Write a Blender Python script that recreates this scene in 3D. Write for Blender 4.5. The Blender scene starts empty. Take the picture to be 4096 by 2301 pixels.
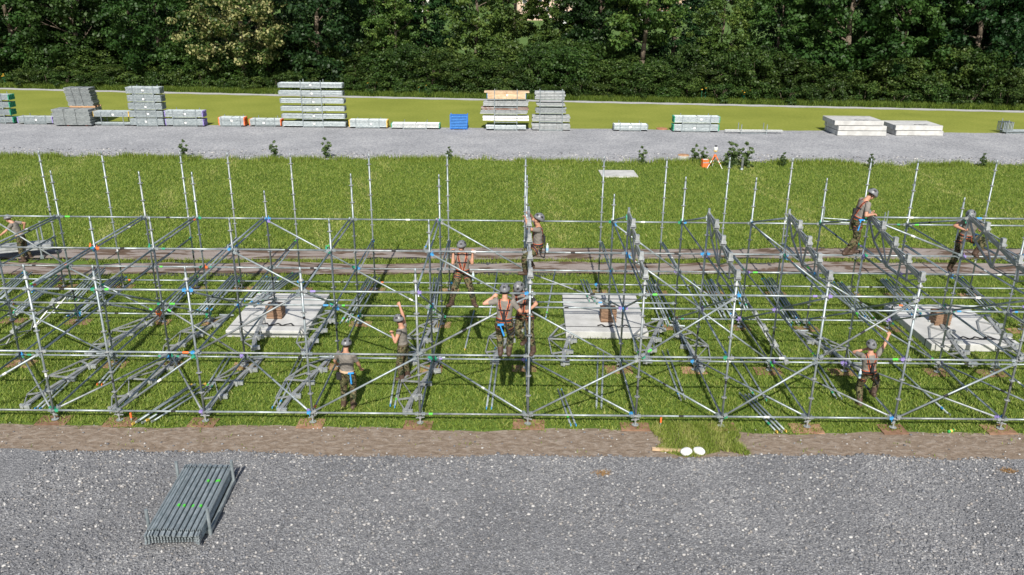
import bpy, bmesh, math, random
import numpy as np
from mathutils import Vector, Matrix
R = math.radians
S = bpy.context.scene
COL = S.collection
# ------------------------------------------------------------------ camera
cam_d = bpy.data.cameras.new('camera'); cam = bpy.data.objects.new('camera', cam_d); COL.objects.link(cam)
cam_d.sensor_width = 36.0; cam_d.lens = 36.0 * 3239.13 / 4096.0
cam_d.clip_start = 0.1; cam_d.clip_end = 3000
CAM = Vector((-0.3966, -16.6322, 9.4623)); PITCH, ROLL = 0.3488, -0.0097
_f = Vector((0, math.cos(PITCH), -math.sin(PITCH))); _r = Vector((1, 0, 0)); _d = _f.cross(_r)
_c, _s = math.cos(ROLL), math.sin(ROLL)
_r2 = _c * _r + _s * _d; _d2 = -_s * _r + _c * _d
cam.matrix_world = Matrix(((_r2.x, -_d2.x, -_f.x, CAM.x), (_r2.y, -_d2.y, -_f.y, CAM.y), (_r2.z, -_d2.z, -_f.z, CAM.z), (0, 0, 0, 1)))
S.camera = cam
# ------------------------------------------------------------------ world, sun, exposure
W = bpy.data.worlds.new('World'); S.world = W; W.use_nodes = True
wn = W.node_tree; wn.nodes.clear()
wo = wn.nodes.new('ShaderNodeOutputWorld'); wb = wn.nodes.new('ShaderNodeBackground'); ws = wn.nodes.new('ShaderNodeTexSky')
ws.sky_type = 'NISHITA'; ws.sun_disc = False
SUN_EL, SUN_AZ = R(41.0), R(181.0)       # sun stands behind the camera (towards -Y)
ws.sun_elevation = SUN_EL; ws.sun_rotation = SUN_AZ; ws.air_density = 1.0; ws.dust_density = 1.5; ws.ozone_density = 1.0
wb.inputs['Strength'].default_value = 0.085
wn.links.new(ws.outputs[0], wb.inputs['Color']); wn.links.new(wb.outputs[0], wo.inputs['Surface'])
sd = bpy.data.lights.new('sun', 'SUN'); sun = bpy.data.objects.new('sun', sd); COL.objects.link(sun)
sd.energy = 4.6; sd.angle = R(0.53); sd.color = (1.0, 0.95, 0.87)
_sv = Vector((math.sin(SUN_AZ) * math.cos(SUN_EL), math.cos(SUN_AZ) * math.cos(SUN_EL), math.sin(SUN_EL)))
sun.rotation_euler = _sv.to_track_quat('Z', 'Y').to_euler(); sun.location = (0, -30, 40)
S.view_settings.view_transform = 'Standard'; S.view_settings.look = 'None'
S.view_settings.exposure = 0.30; S.view_settings.gamma = 1.0; S.view_settings.use_curve_mapping = False
S.render.engine = 'CYCLES'
RND = random.Random(7); NR = np.random.default_rng(11)
# ------------------------------------------------------------------ helpers
def tag(o, label=None, cat=None, group=None, kind=None):
    if label: o['label'] = label
    if cat: o['category'] = cat
    if group: o['group'] = group
    if kind: o['kind'] = kind
    return o
def link(name, me, parent=None, mat=None, mw=None):
    o = bpy.data.objects.new(name, me); COL.objects.link(o)
    if mat is not None and me is not None and not me.materials: me.materials.append(mat)
    if parent is not None: o.parent = parent
    if mw is not None: o.matrix_basis = mw
    return o
def empty(name, loc=(0, 0, 0), rz=0.0, label=None, cat=None, group=None):
    o = bpy.data.objects.new(name, None); COL.objects.link(o); o.location = loc; o.rotation_euler = (0, 0, rz)
    o.empty_display_size = 0.2
    return tag(o, label, cat, group)
def mesh_np(name, v, f, mat=None, attr=None, smooth=False):
    v = np.asarray(v, np.float32); f = np.asarray(f, np.int32); me = bpy.data.meshes.new(name)
    n = f.shape[1]
    me.vertices.add(len(v)); me.vertices.foreach_set('co', v.ravel())
    me.loops.add(f.size); me.loops.foreach_set('vertex_index', f.ravel())
    me.polygons.add(len(f)); me.polygons.foreach_set('loop_start', np.arange(0, f.size, n, dtype=np.int32))
    me.update(calc_edges=True)
    if smooth: me.polygons.foreach_set('use_smooth', np.ones(len(f), bool))
    if attr is not None:
        a = me.attributes.new('tint', 'FLOAT', 'POINT'); a.data.foreach_set('value', np.asarray(attr, np.float32))
    if mat: me.materials.append(mat)
    return me
class MB:
    """collects simple solids into one mesh"""
    def __init__(s): s.v = []; s.f = []; s.m = []
    def add(s, vs, fs, mi=0):
        b = len(s.v); s.v += [tuple(x) for x in vs]; s.f += [tuple(i + b for i in q) for q in fs]; s.m += [mi] * len(fs); return s
    def box(s, c, d, rot=None, mi=0):
        x, y, z = d[0] / 2, d[1] / 2, d[2] / 2
        vs = [Vector(p) for p in ((-x, -y, -z), (x, -y, -z), (x, y, -z), (-x, y, -z), (-x, -y, z), (x, -y, z), (x, y, z), (-x, y, z))]
        if rot is not None: vs = [rot @ p for p in vs]
        c = Vector(c)
        return s.add([p + c for p in vs], [(0, 3, 2, 1), (4, 5, 6, 7), (0, 1, 5, 4), (1, 2, 6, 5), (2, 3, 7, 6), (3, 0, 4, 7)], mi)
    def bar(s, a, b, w, h, up=(0, 0, 1), mi=0):
        a, b = Vector(a), Vector(b); d = (b - a); L = d.length; d.normalize(); u = Vector(up)
        if abs(d.dot(u)) > .99: u = Vector((0, 1, 0))
        r = d.cross(u).normalized(); u = r.cross(d)
        return s.box((a + b) / 2, (L, w, h), Matrix((d, r, u)).transposed(), mi)
    def tube(s, a, b, r, r2=None, n=8, mi=0, caps=True):
        a, b = Vector(a), Vector(b); d = (b - a).normalized(); r2 = r if r2 is None else r2
        u = Vector((0, 0, 1)) if abs(d.z) < .9 else Vector((1, 0, 0)); p = d.cross(u).normalized(); q = d.cross(p)
        vs = []
        for c, rr in ((a, r), (b, r2)):
            for i in range(n):
                t = 2 * math.pi * i / n; vs.append(c + (p * math.cos(t) + q * math.sin(t)) * rr)
        fs = [(i, i + n, (i + 1) % n + n, (i + 1) % n) for i in range(n)]
        if caps: fs += [tuple(range(n)), tuple(range(2 * n - 1, n - 1, -1))]
        return s.add(vs, fs, mi)
    def path(s, pts, rad, n=6, mi=0):
        for i in range(len(pts) - 1):
            r0 = rad[i] if hasattr(rad, '__len__') else rad; r1 = rad[i + 1] if hasattr(rad, '__len__') else rad
            s.tube(pts[i], pts[i + 1], r0, r1, n, mi)
        return s
    def lathe(s, prof, n=16, mi=0, c=(0, 0, 0)):
        vs = []; fs = []; c = Vector(c)
        for r, z in prof:
            for i in range(n):
                t = 2 * math.pi * i / n; vs.append(c + Vector((r * math.cos(t), r * math.sin(t), z)))
        for k in range(len(prof) - 1):
            for i in range(n): fs.append((k * n + i, k * n + (i + 1) % n, (k + 1) * n + (i + 1) % n, (k + 1) * n + i))
        fs.append(tuple(reversed(range(n)))); fs.append(tuple(range((len(prof) - 1) * n, len(prof) * n)))
        return s.add(vs, fs, mi)
    def mesh(s, name, *mats, smooth=False):
        me = bpy.data.meshes.new(name); me.from_pydata(s.v, [], s.f)
        for m in mats: me.materials.append(m)
        me.polygons.foreach_set('material_index', s.m)
        if smooth: me.polygons.foreach_set('use_smooth', [True] * len(s.f))
        me.update(); return me
    def build(s, name, mats, parent=None, smooth=False, mw=None):
        if not isinstance(mats, (list, tuple)): mats = [mats]
        return link(name, s.mesh(name, *mats, smooth=smooth), parent, None, mw)
def along(a, b):
    """matrix putting local +Z from a towards b"""
    a, b = Vector(a), Vector(b); d = (b - a)
    return Matrix.Translation(a) @ d.to_track_quat('Z', 'Y').to_matrix().to_4x4()
# ------------------------------------------------------------------ materials
def mat(name, rough=0.6, metal=0.0, spec=0.5):
    m = bpy.data.materials.new(name); m.use_nodes = True
    n = m.node_tree; b = n.nodes['Principled BSDF']
    b.inputs['Roughness'].default_value = rough; b.inputs['Metallic'].default_value = metal
    b.inputs['Specular IOR Level'].default_value = spec
    return m, n, b
def N(n, t, **kw):
    k = n.nodes.new(t)
    for a, v in kw.items():
        if a in k.inputs: k.inputs[a].default_value = v
        else: setattr(k, a, v)
    return k
def ramp(n, stops, interp='LINEAR'):
    r = n.nodes.new('ShaderNodeValToRGB'); cr = r.color_ramp; cr.interpolation = interp
    while len(cr.elements) < len(stops): cr.elements.new(0.5)
    for e, (p, c) in zip(cr.elements, stops): e.position = p; e.color = (*c, 1)
    return r
def noisy(name, c1, c2, scale=4.0, rough=0.6, metal=0.0, bump=0.0, detail=4.0, coords='Object', spec=0.5, lo=.35, hi=.65, rand=0.0):
    m, n, b = mat(name, rough, metal, spec)
    tc = N(n, 'ShaderNodeTexCoord'); no = N(n, 'ShaderNodeTexNoise', Scale=scale, Detail=detail)
    if rand:
        oi = N(n, 'ShaderNodeObjectInfo'); ad = N(n, 'ShaderNodeVectorMath', operation='ADD')
        mu = N(n, 'ShaderNodeMath', operation='MULTIPLY'); mu.inputs[1].default_value = 37.0
        n.links.new(oi.outputs['Random'], mu.inputs[0]); n.links.new(tc.outputs[coords], ad.inputs[0]); n.links.new(mu.outputs[0], ad.inputs[1])
        n.links.new(ad.outputs[0], no.inputs['Vector'])
    else: n.links.new(tc.outputs[coords], no.inputs['Vector'])
    r = ramp(n, [(lo, c1), (hi, c2)]); n.links.new(no.outputs['Fac'], r.inputs[0])
    out = r.outputs[0]
    if rand:
        hs = N(n, 'ShaderNodeHueSaturation'); mr = N(n, 'ShaderNodeMapRange'); mr.inputs['To Min'].default_value = 1 - rand; mr.inputs['To Max'].default_value = 1 + rand
        n.links.new(oi.outputs['Random'], mr.inputs[0]); n.links.new(mr.outputs[0], hs.inputs['Value']); n.links.new(out, hs.inputs['Color']); out = hs.outputs[0]
    n.links.new(out, b.inputs['Base Color'])
    if bump:
        bp = N(n, 'ShaderNodeBump', Strength=bump, Distance=0.02); n.links.new(no.outputs['Fac'], bp.inputs['Height']); n.links.new(bp.outputs[0], b.inputs['Normal'])
    return m
def plain(name, c, rough=0.5, metal=0.0):
    c2 = tuple(min(1, x * 1.18) for x in c); c1 = tuple(x * 0.85 for x in c)
    return noisy(name, c1, c2, 9.0, rough, metal)
GALV = noisy('galvanised_steel', (.24, .285, .30), (.40, .445, .46), 7.0, .46, .45, rand=.16, detail=6)
GALV_DULL = noisy('galvanised_steel_weathered', (.21, .235, .24), (.35, .375, .38), 9.0, .5, .4, rand=.15, detail=6)
GALV_DARK = noisy('galvanised_steel_dark', (.20, .24, .255), (.34, .39, .40), 6.0, .5, .45, rand=.1)
ZINC = noisy('bright_zinc', (.30, .32, .325), (.46, .48, .48), 14.0, .45, .35, rand=.1)
STEEL_FR = noisy('frame_steel', (.25, .265, .265), (.39, .40, .395), 10.0, .5, .3, rand=.1)
BLUE = plain('blue_paint', (.05, .30, .62)); GREEN = plain('green_paint', (.03, .30, .17)); LIME = plain('lime_tape', (.10, .62, .06))
PURPLE = plain('purple_paint', (.28, .22, .52)); ORANGE = plain('orange_paint', (.80, .17, .04)); YELLOW = plain('yellow_paint', (.72, .48, .10))
WHITE = plain('white_plastic', (.78, .78, .76)); BLACK = plain('black_webbing', (.018, .018, .02), .7); RED = plain('red_paint', (.6, .04, .03))
WOODB = noisy('sole_board_wood', (.20, .105, .06), (.36, .215, .135), 5.0, .8, 0, .2, 6, rand=.28)
WOODS = noisy('board_stack_wood', (.17, .10, .06), (.30, .19, .12), 6.0, .8, 0, .2, 6, rand=.25)
TIMBER = noisy('pale_timber', (.50, .34, .20), (.70, .52, .34), 3.0, .7, 0, .1, 6, rand=.12)
PALLETW = noisy('pallet_wood', (.35, .20, .11), (.50, .31, .18), 4.0, .8, rand=.1)
CONC = noisy('concrete', (.44, .44, .425), (.58, .58, .56), 2.2, .85, 0, .12, 8, rand=.05)
DECK = noisy('steel_deck', (.24, .265, .27), (.37, .40, .40), 8.0, .55, .3, rand=.12)
DECKL = noisy('light_deck', (.32, .345, .35), (.48, .50, .50), 5.0, .5, .3, rand=.12)
RUSTY = noisy('rusty_deck', (.22, .11, .075), (.40, .36, .34), 3.0, .7, .1)

# ================================================================== GROUND
def gmat(name):
    m, n, b = mat(name, 0.95, 0, 0.15)
    g = N(n, 'ShaderNodeNewGeometry')
    return m, n, b, g
def grass_mat(name, stops, swath=None, yellow=None):
    m, n, b, g = gmat(name)
    n1 = N(n, 'ShaderNodeTexNoise', Scale=5.0, Detail=8.0, Roughness=.7); n2 = N(n, 'ShaderNodeTexNoise', Scale=.22, Detail=3.0)
    n.links.new(g.outputs['Position'], n1.inputs['Vector']); n.links.new(g.outputs['Position'], n2.inputs['Vector'])
    ad = N(n, 'ShaderNodeMath', operation='ADD'); sb = N(n, 'ShaderNodeMath', operation='MULTIPLY_ADD'); sb.inputs[1].default_value = .6; sb.inputs[2].default_value = -.3
    n.links.new(n2.outputs[0], sb.inputs[0]); n.links.new(n1.outputs[0], ad.inputs[0]); n.links.new(sb.outputs[0], ad.inputs[1])
    r = ramp(n, stops); n.links.new(ad.outputs[0], r.inputs[0]); n.links.new(r.outputs[0], b.inputs['Base Color'])
    bp = N(n, 'ShaderNodeBump', Strength=.6, Distance=.06); n.links.new(n1.outputs[0], bp.inputs['Height']); n.links.new(bp.outputs[0], b.inputs['Normal'])
    return m
M_FIELD = grass_mat('field_soil_grass', [(.25, (.055, .095, .018)), (.5, (.11, .175, .03)), (.75, (.17, .235, .05))])
M_MEADOW = grass_mat('mown_meadow', [(.25, (.165, .195, .034)), (.5, (.225, .255, .045)), (.75, (.29, .305, .065))])
M_FAR = grass_mat('far_meadow', [(.2, (.07, .13, .03)), (.8, (.13, .20, .05))])
def gravel_mat(name, dark, mid, light, scale, vscale):
    m, n, b, g = gmat(name)
    v = N(n, 'ShaderNodeTexVoronoi', Scale=vscale); v2 = N(n, 'ShaderNodeTexVoronoi', Scale=vscale * 2.7)
    no = N(n, 'ShaderNodeTexNoise', Scale=scale, Detail=6.0); big = N(n, 'ShaderNodeTexNoise', Scale=.35, Detail=4.0)
    for k in (v, v2, no, big): n.links.new(g.outputs['Position'], k.inputs['Vector'])
    sp = N(n, 'ShaderNodeSeparateColor'); n.links.new(v.outputs['Color'], sp.inputs[0])
    sp2 = N(n, 'ShaderNodeSeparateColor'); n.links.new(v2.outputs['Color'], sp2.inputs[0])
    mx = N(n, 'ShaderNodeMath', operation='MULTIPLY_ADD'); mx.inputs[1].default_value = .5
    h = N(n, 'ShaderNodeMath', operation='MULTIPLY'); h.inputs[1].default_value = .5
    n.links.new(sp2.outputs[1], h.inputs[0]); n.links.new(sp.outputs[0], mx.inputs[0]); n.links.new(h.outputs[0], mx.inputs[2])
    a2 = N(n, 'ShaderNodeMath', operation='MULTIPLY_ADD'); a2.inputs[1].default_value = .7; a2.inputs[2].default_value = -.35
    n.links.new(big.outputs[0], a2.inputs[0]); a3 = N(n, 'ShaderNodeMath', operation='ADD'); n.links.new(mx.outputs[0], a3.inputs[0]); n.links.new(a2.outputs[0], a3.inputs[1])
    r = ramp(n, [(.12, dark), (.5, mid), (.84, light), (.97, (.55, .54, .52))]); n.links.new(a3.outputs[0], r.inputs[0])
    n.links.new(r.outputs[0], b.inputs['Base Color'])
    bp = N(n, 'ShaderNodeBump', Strength=.7, Distance=.03); n.links.new(v.outputs['Distance'], bp.inputs['Height']); n.links.new(bp.outputs[0], b.inputs['Normal'])
    return m
M_GRAVEL = gravel_mat('grey_gravel', (.12, .122, .128), (.20, .202, .21), (.31, .31, .312), 9.0, 30.0)
M_ROAD = gravel_mat('road_gravel', (.21, .215, .225), (.32, .325, .34), (.43, .435, .445), 6.0, 11.0)
M_PATH = noisy('path_gravel', (.36, .36, .37), (.48, .48, .48), 3.0, .9, coords='Object')
def dirt_mat(name, stops, sx, sy):
    m, n, b, g = gmat(name)
    mp = N(n, 'ShaderNodeMapping'); mp.inputs['Scale'].default_value = (sx, sy, 1)
    no = N(n, 'ShaderNodeTexNoise', Scale=1.0, Detail=9.0, Roughness=.62, Distortion=.6); n2 = N(n, 'ShaderNodeTexNoise', Scale=40.0, Detail=3.0)
    n.links.new(g.outputs['Position'], mp.inputs[0]); n.links.new(mp.outputs[0], no.inputs['Vector']); n.links.new(g.outputs['Position'], n2.inputs['Vector'])
    r = ramp(n, stops); n.links.new(no.outputs[0], r.inputs[0])
    mx = N(n, 'ShaderNodeMix', data_type='RGBA', blend_type='OVERLAY'); mx.inputs[0].default_value = .45
    n.links.new(r.outputs[0], mx.inputs[6]); n.links.new(n2.outputs[0], mx.inputs[7]); n.links.new(mx.outputs[2], b.inputs['Base Color'])
    bp = N(n, 'ShaderNodeBump', Strength=.8, Distance=.04); n.links.new(no.outputs[0], bp.inputs['Height']); n.links.new(bp.outputs[0], b.inputs['Normal'])
    return m
M_DIRT = dirt_mat('brown_soil', [(.30, (.165, .125, .092)), (.47, (.225, .175, .132)), (.58, (.275, .225, .18)), (.75, (.34, .295, .25))], 5.0, 9.0)
M_MUD = dirt_mat('muddy_track_mat', [(.30, (.085, .058, .04)), (.45, (.13, .09, .065)), (.5, (.265, .225, .20)), (.72, (.33, .29, .265))], .55, 2.4)
M_GEO = noisy('dark_geotextile', (.03, .03, .035), (.09, .09, .095), 6.0, .8)
def wav(seed, amp, freqs=(.35, .9, 2.3, 5.1)):
    rr = random.Random(seed); ph = [(f * rr.uniform(.8, 1.2), rr.uniform(0, 6.3), amp / (1 + k)) for k, f in enumerate(freqs)]
    return lambda x: sum(a * math.sin(f * x + p) for f, p, a in ph)
def strip(name, x0, x1, y_lo, y_hi, z, m, step=.4, ny=1, kind='structure'):
    xs = np.arange(x0, x1 + step, step); v = []; f = []
    for x in xs:
        a, b = y_lo(x), y_hi(x)
        for k in range(ny + 1): v.append((x, a + (b - a) * k / ny, z))
    n = ny + 1
    for i in range(len(xs) - 1):
        for k in range(ny): f.append((i * n + k, (i + 1) * n + k, (i + 1) * n + k + 1, i * n + k + 1))
    o = link(name, mesh_np(name, v, f, m)); tag(o, kind=kind); return o
K = lambda c: (lambda x: c)
g0 = MB(); g0.add([(-900, -60, -.02), (900, -60, -.02), (900, 1400, -.02), (-900, 1400, -.02)], [(0, 1, 2, 3)])
tag(g0.build('ground', M_FAR), kind='structure')
w1, w2, w3, w4, w5 = wav(1, .10), wav(2, .07, (.7, 2.1, 5.3)), wav(3, .35), wav(4, .12), wav(5, .10)
front_edge = lambda x: -1.28 + w1(x) - .02 * (x / 6) ** 2
dirt_edge = lambda x: -.17 + w2(x)
road_near = lambda x: 31.6 + w3(x) * .9 + .008 * x
road_far = lambda x: 44.2 + w4(x)
path_c = lambda x: 60.8 - .122 * x + .9 * math.sin(x * .03)
strip('gravel_yard', -40, 40, K(-40), front_edge, -.004, M_GRAVEL, .25)
strip('soil_strip', -40, 40, lambda x: front_edge(x) - .12, dirt_edge, -.008, M_DIRT, .2)
strip('field', -90, 90, lambda x: dirt_edge(x) - .1, lambda x: road_near(x) + .3, -.012, M_FIELD, .3)
strip('gravel_road', -120, 120, road_near, road_far, -.004, M_ROAD, .3)
strip('meadow', -140, 140, lambda x: road_far(x) - .2, lambda x: path_c(x), -.010, M_MEADOW, .6)
strip('footpath', -140, 140, lambda x: path_c(x) - .62 + .12 * math.sin(x * 1.7), lambda x: path_c(x) + .62 + .1 * math.sin(x * 2.3), .0, M_PATH, .4)
strip('verge', -140, 140, lambda x: path_c(x), lambda x: path_c(x) + 14, -.014, M_FIELD, .6)
ytr = lambda x: 12.1 + .0335 * x
def bumpy(name, lo, hi, z, m, seed, ny=6):
    q = wav(seed, .03, (.9, 2.7, 4.9)); q2 = wav(seed + 9, .10, (.5, 1.3, 3.7))
    o = strip(name, -34, 34, lambda x: ytr(x) + lo + q2(x), lambda x: ytr(x) + hi + q2(x + 9), z, m, .3, ny); me = o.data
    c = np.empty(len(me.vertices) * 3, np.float32); me.vertices.foreach_get('co', c); c = c.reshape(-1, 3)
    c[:, 2] += [q(a * 1.3 + b * 2) * .6 for a, b, _ in c]; me.vertices.foreach_set('co', c.ravel()); me.update(); return o
bumpy('track_underlay', -1.38, -.06, .004, M_GEO, 51, 1); bumpy('track_underlay', .28, 1.82, .004, M_GEO, 52, 1)
bumpy('muddy_track', -1.32, -.16, .045, M_MUD, 61); bumpy('muddy_track', .34, 1.64, .045, M_MUD, 62)

# ---- loose stones of the yard (uncountable)
def stones(name, n, xr, yr, smin, smax, dens=None, seed=1, bright=.12, z0=0.0, m=None):
    rg = np.random.default_rng(seed); t = (1 + 5 ** .5) / 2
    ico = np.array([(-1, t, 0), (1, t, 0), (-1, -t, 0), (1, -t, 0), (0, -1, t), (0, 1, t), (0, -1, -t), (0, 1, -t), (t, 0, -1), (t, 0, 1), (-t, 0, -1), (-t, 0, 1)]) / 1.9
    F = np.array([(0, 11, 5), (0, 5, 1), (0, 1, 7), (0, 7, 10), (0, 10, 11), (1, 5, 9), (5, 11, 4), (11, 10, 2), (10, 7, 6), (7, 1, 8), (3, 9, 4), (3, 4, 2), (3, 2, 6), (3, 6, 8), (3, 8, 9), (4, 9, 5), (2, 4, 11), (6, 2, 10), (8, 6, 7), (9, 8, 1)])
    x = rg.uniform(*xr, n); y = rg.uniform(*yr, n)
    if dens is not None:
        k = dens(x, y, rg.random(n)); x, y = x[k], y[k]
    n = len(x); s = smin + (smax - smin) * rg.random(n) ** 3.2
    sc = np.stack([s * rg.uniform(.8, 1.5, n), s * rg.uniform(.7, 1.2, n), s * rg.uniform(.45, .8, n)], 1)
    a = rg.uniform(0, 6.28, n); V = ico[None] * rg.uniform(.75, 1.2, (n, 12, 1)) * sc[:, None]
    ca, sa = np.cos(a)[:, None], np.sin(a)[:, None]
    X = V[..., 0] * ca - V[..., 1] * sa + x[:, None]; Y = V[..., 0] * sa + V[..., 1] * ca + y[:, None]; Z = V[..., 2] + (s * .15)[:, None] + z0
    v = np.stack([X, Y, Z], 2).reshape(-1, 3); f = (F[None] + (np.arange(n) * 12)[:, None, None]).reshape(-1, 3)
    tint = rg.random(n) ** 1.6; tint = np.where(rg.random(n) < bright, .8 + .2 * rg.random(n), tint * .75)
    me = mesh_np(name, v, f, m, np.repeat(tint, 12)); o = link(name, me); tag(o, kind='stuff'); return o
m, n, b = mat('gravel_stones', .85, 0, .3)
at = N(n, 'ShaderNodeAttribute', attribute_name='tint'); rp = ramp(n, [(0, (.115, .118, .127)), (.3, (.19, .195, .21)), (.55, (.26, .265, .275)), (.66, (.31, .285, .26)), (.74, (.35, .35, .35)), (.88, (.42, .405, .39)), (1, (.54, .53, .51))])
n.links.new(at.outputs['Fac'], rp.inputs[0]); n.links.new(rp.outputs[0], b.inputs['Base Color']); M_STONE = m
_fe = np.vectorize(front_edge)
def yard_d(x, y, r):
    edge = _fe(x); d = edge - y
    patch = .5 + .5 * np.sin(x * .9 + 1.3 * np.sin(y * 1.1)) * np.sin(y * 1.7 + x * .4)
    return (d > -.05) & ((r < .35 + .65 * patch ** 1.5) | (d < .22))
o = stones('yard_stones', 62000, (-10.5, 10.5), (-5.9, -1.0), .008, .036, yard_d, 3, .09, 0, M_STONE)
tag(o, 'loose grey and white gravel stones covering the yard in front', 'gravel')
_rn = np.vectorize(road_near)
o = stones('road_edge_stones', 22000, (-36, 38), (30.6, 34.5), .02, .075, lambda x, y, r: (y > _rn(x) - .15) & (r < np.exp(-(y - _rn(x)) * .9) + .1), 4, .3, 0, M_STONE)
tag(o, 'coarse pale stones along the near edge of the gravel road', 'gravel')
o = stones('soil_stones', 900, (-13, 13), (-1.5, -.1), .006, .03, None, 6, .3, 0, M_STONE)
tag(o, 'scattered small stones on the brown soil strip', 'gravel')
# ---- grass blades (uncountable)
def blades(name, px, py, hmin, hmax, wid, mtl, seed, tint0=None, lean=.75, z0=0.0):
    rg = np.random.default_rng(seed); n = len(px)
    a = rg.uniform(0, 6.283, n); h = hmin + (hmax - hmin) * rg.random(n); w = wid * rg.uniform(.6, 1.4, n); l = h * lean * rg.uniform(.2, 1.2, n)
    b_ = a + rg.uniform(-1.2, 1.2, n)
    p0 = np.stack([px - np.sin(a) * w, py + np.cos(a) * w, np.full(n, z0)], 1); p1 = np.stack([px + np.sin(a) * w, py - np.cos(a) * w, np.full(n, z0)], 1)
    p2 = np.stack([px + np.cos(b_) * l, py + np.sin(b_) * l, z0 + h], 1)
    v = np.stack([p0, p1, p2], 1).reshape(-1, 3); f = np.arange(n * 3).reshape(-1, 3)
    t = np.clip((tint0 if tint0 is not None else .45) + rg.normal(0, .16, n), 0, 1)
    me = mesh_np(name, v, f, mtl, np.repeat(t, 3)); o = link(name, me); tag(o, kind='stuff'); return o
def leafmat(name, stops, trans=.25, rough=.6, rnd=0.0):
    m, n, b = mat(name, rough, 0, .3)
    at = N(n, 'ShaderNodeAttribute', attribute_name='tint'); rp = ramp(n, stops); n.links.new(at.outputs['Fac'], rp.inputs[0]); out = rp.outputs[0]
    if rnd:
        oi = N(n, 'ShaderNodeObjectInfo'); hs = N(n, 'ShaderNodeHueSaturation'); mr = N(n, 'ShaderNodeMapRange'); mr.inputs['To Min'].default_value = 1 - rnd; mr.inputs['To Max'].default_value = 1 + rnd
        mh = N(n, 'ShaderNodeMapRange'); mh.inputs['To Min'].default_value = .485; mh.inputs['To Max'].default_value = .512
        sc = N(n, 'ShaderNodeMath', operation='FRACT'); s7 = N(n, 'ShaderNodeMath', operation='MULTIPLY'); s7.inputs[1].default_value = 7.31
        n.links.new(oi.outputs['Random'], s7.inputs[0]); n.links.new(s7.outputs[0], sc.inputs[0]); n.links.new(sc.outputs[0], mh.inputs[0]); n.links.new(mh.outputs[0], hs.inputs['Hue'])
        n.links.new(oi.outputs['Random'], mr.inputs[0]); n.links.new(mr.outputs[0], hs.inputs['Value']); n.links.new(out, hs.inputs['Color']); out = hs.outputs[0]
    n.links.new(out, b.inputs['Base Color'])
    tr = N(n, 'ShaderNodeBsdfTranslucent'); mx = N(n, 'ShaderNodeMixShader'); mx.inputs[0].default_value = trans
    n.links.new(out, tr.inputs[0]); n.links.new(b.outputs[0], mx.inputs[1]); n.links.new(tr.outputs[0], mx.inputs[2])
    n.links.new(mx.outputs[0], n.nodes['Material Output'].inputs['Surface'])
    return m
M_BLADE = leafmat('grass_blades', [(0, (.095, .150, .022)), (.4, (.215, .300, .042)), (.7, (.33, .385, .085)), (1, (.52, .49, .20))], .42)
M_DRY = leafmat('rough_grass', [(0, (.05, .08, .02)), (.5, (.13, .17, .04)), (1, (.36, .31, .13))], .3)
SLABS = [(-7.50, 6.48, 2.35, 3.10, .00), (2.42, 6.62, 2.40, 3.10, -.02), (12.80, 6.0, 2.55, 3.15, .0)]
def clump(x, y):
    return np.sin(x * 3.1 + 1.7 * np.sin(y * 2.3)) * np.sin(y * 3.7 + 1.3 * np.sin(x * 1.9)) + .5 * np.sin(x * 7.7 + y * 1.1) * np.sin(y * 8.3 - x * 2.1)
_de = np.vectorize(dirt_edge)
def field_pts(n, yr, seed, xm=3.0):
    rg = np.random.default_rng(seed); y = yr[0] + (yr[1] - yr[0]) * rg.random(n); hw = 13.2 + (y) * .66 + xm; x = rg.uniform(-1, 1, n) * hw
    k = (y > _de(x) + rg.normal(0, .05, n)) & (y < _rn(x) + .3 * rg.random(n))
    d = y - (12.1 + .0335 * x); k &= ~(((d > -1.30) & (d < -.18)) | ((d > .36) & (d < 1.62)))
    for cx, cy, w, l, a in SLABS: k &= ~((abs(x - cx) < w / 2 + .02) & (abs(y - cy) < l / 2 + .02))
    k &= ~((x > 4.45) & (x < 6.45) & (y > 27.3) & (y < 28.9))
    return x[k], y[k]
x, y = field_pts(250000, (-.4, 11.0), 21); c = clump(x, y)
o = blades('field_grass', x, y, .03, .11, .014, M_BLADE, 31, .45 + .09 * c, 1.25); tag(o, 'short green grass and clover under the scaffold', 'grass')
x, y = field_pts(330000, (11.8, 32.0), 22); c = clump(x * .6, y * .6)
sw = np.zeros_like(x)
for sx in (-25.8, -17, -8, 1.6, 12.8, 22.4): sw = np.maximum(sw, np.exp(-((x - sx - .25 * np.sin(y * .7)) / .75) ** 2))
far = np.clip((y - 14) / 16, 0, 1)
o = blades('back_grass', x, y, .03, .13, .019, M_BLADE, 32, .47 + .07 * c + .30 * sw * (.6 + .4 * np.sin(x * 5 + y * 2)), 1.3); tag(o, 'green lawn with paler mown swaths behind the scaffold', 'grass')
rg = np.random.default_rng(5); x = rg.uniform(-36, 38, 26000); y = _rn(x) - abs(rg.normal(0, .5, 26000)) + .25; keep = np.sin(x * .8) + .6 * np.sin(x * 2.9 + 1) + rg.normal(0, .5, 26000) > -.15
o = blades('road_verge_grass', x[keep], y[keep], .08, .38, .02, M_BLADE, 33, .42, .5); tag(o, 'tall uncut grass along the near edge of the road', 'grass')
rg = np.random.default_rng(9); x = rg.uniform(2.85, 4.85, 9000); y = rg.uniform(-1.35, .15, 9000); k = (np.abs((x - 3.85)) < 1.0 - .1 * np.sin(y * 7) - .12 * rg.random(9000)) & (y > -1.2 - .12 * np.sin(x * 4))
o = blades('grass_patch', x[k], y[k], .04, .13, .010, M_BLADE, 34, .60 + .12 * np.sin(x[k] * 9), .9); tag(o, 'patch of longer yellowish grass left on the soil strip', 'grass')
x = rg.uniform(-13, 13, 2600); y = rg.uniform(-1.2, -.05, 2600); k = (clump(x * .8, y * 2) > .75) | (y > -.2)
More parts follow.
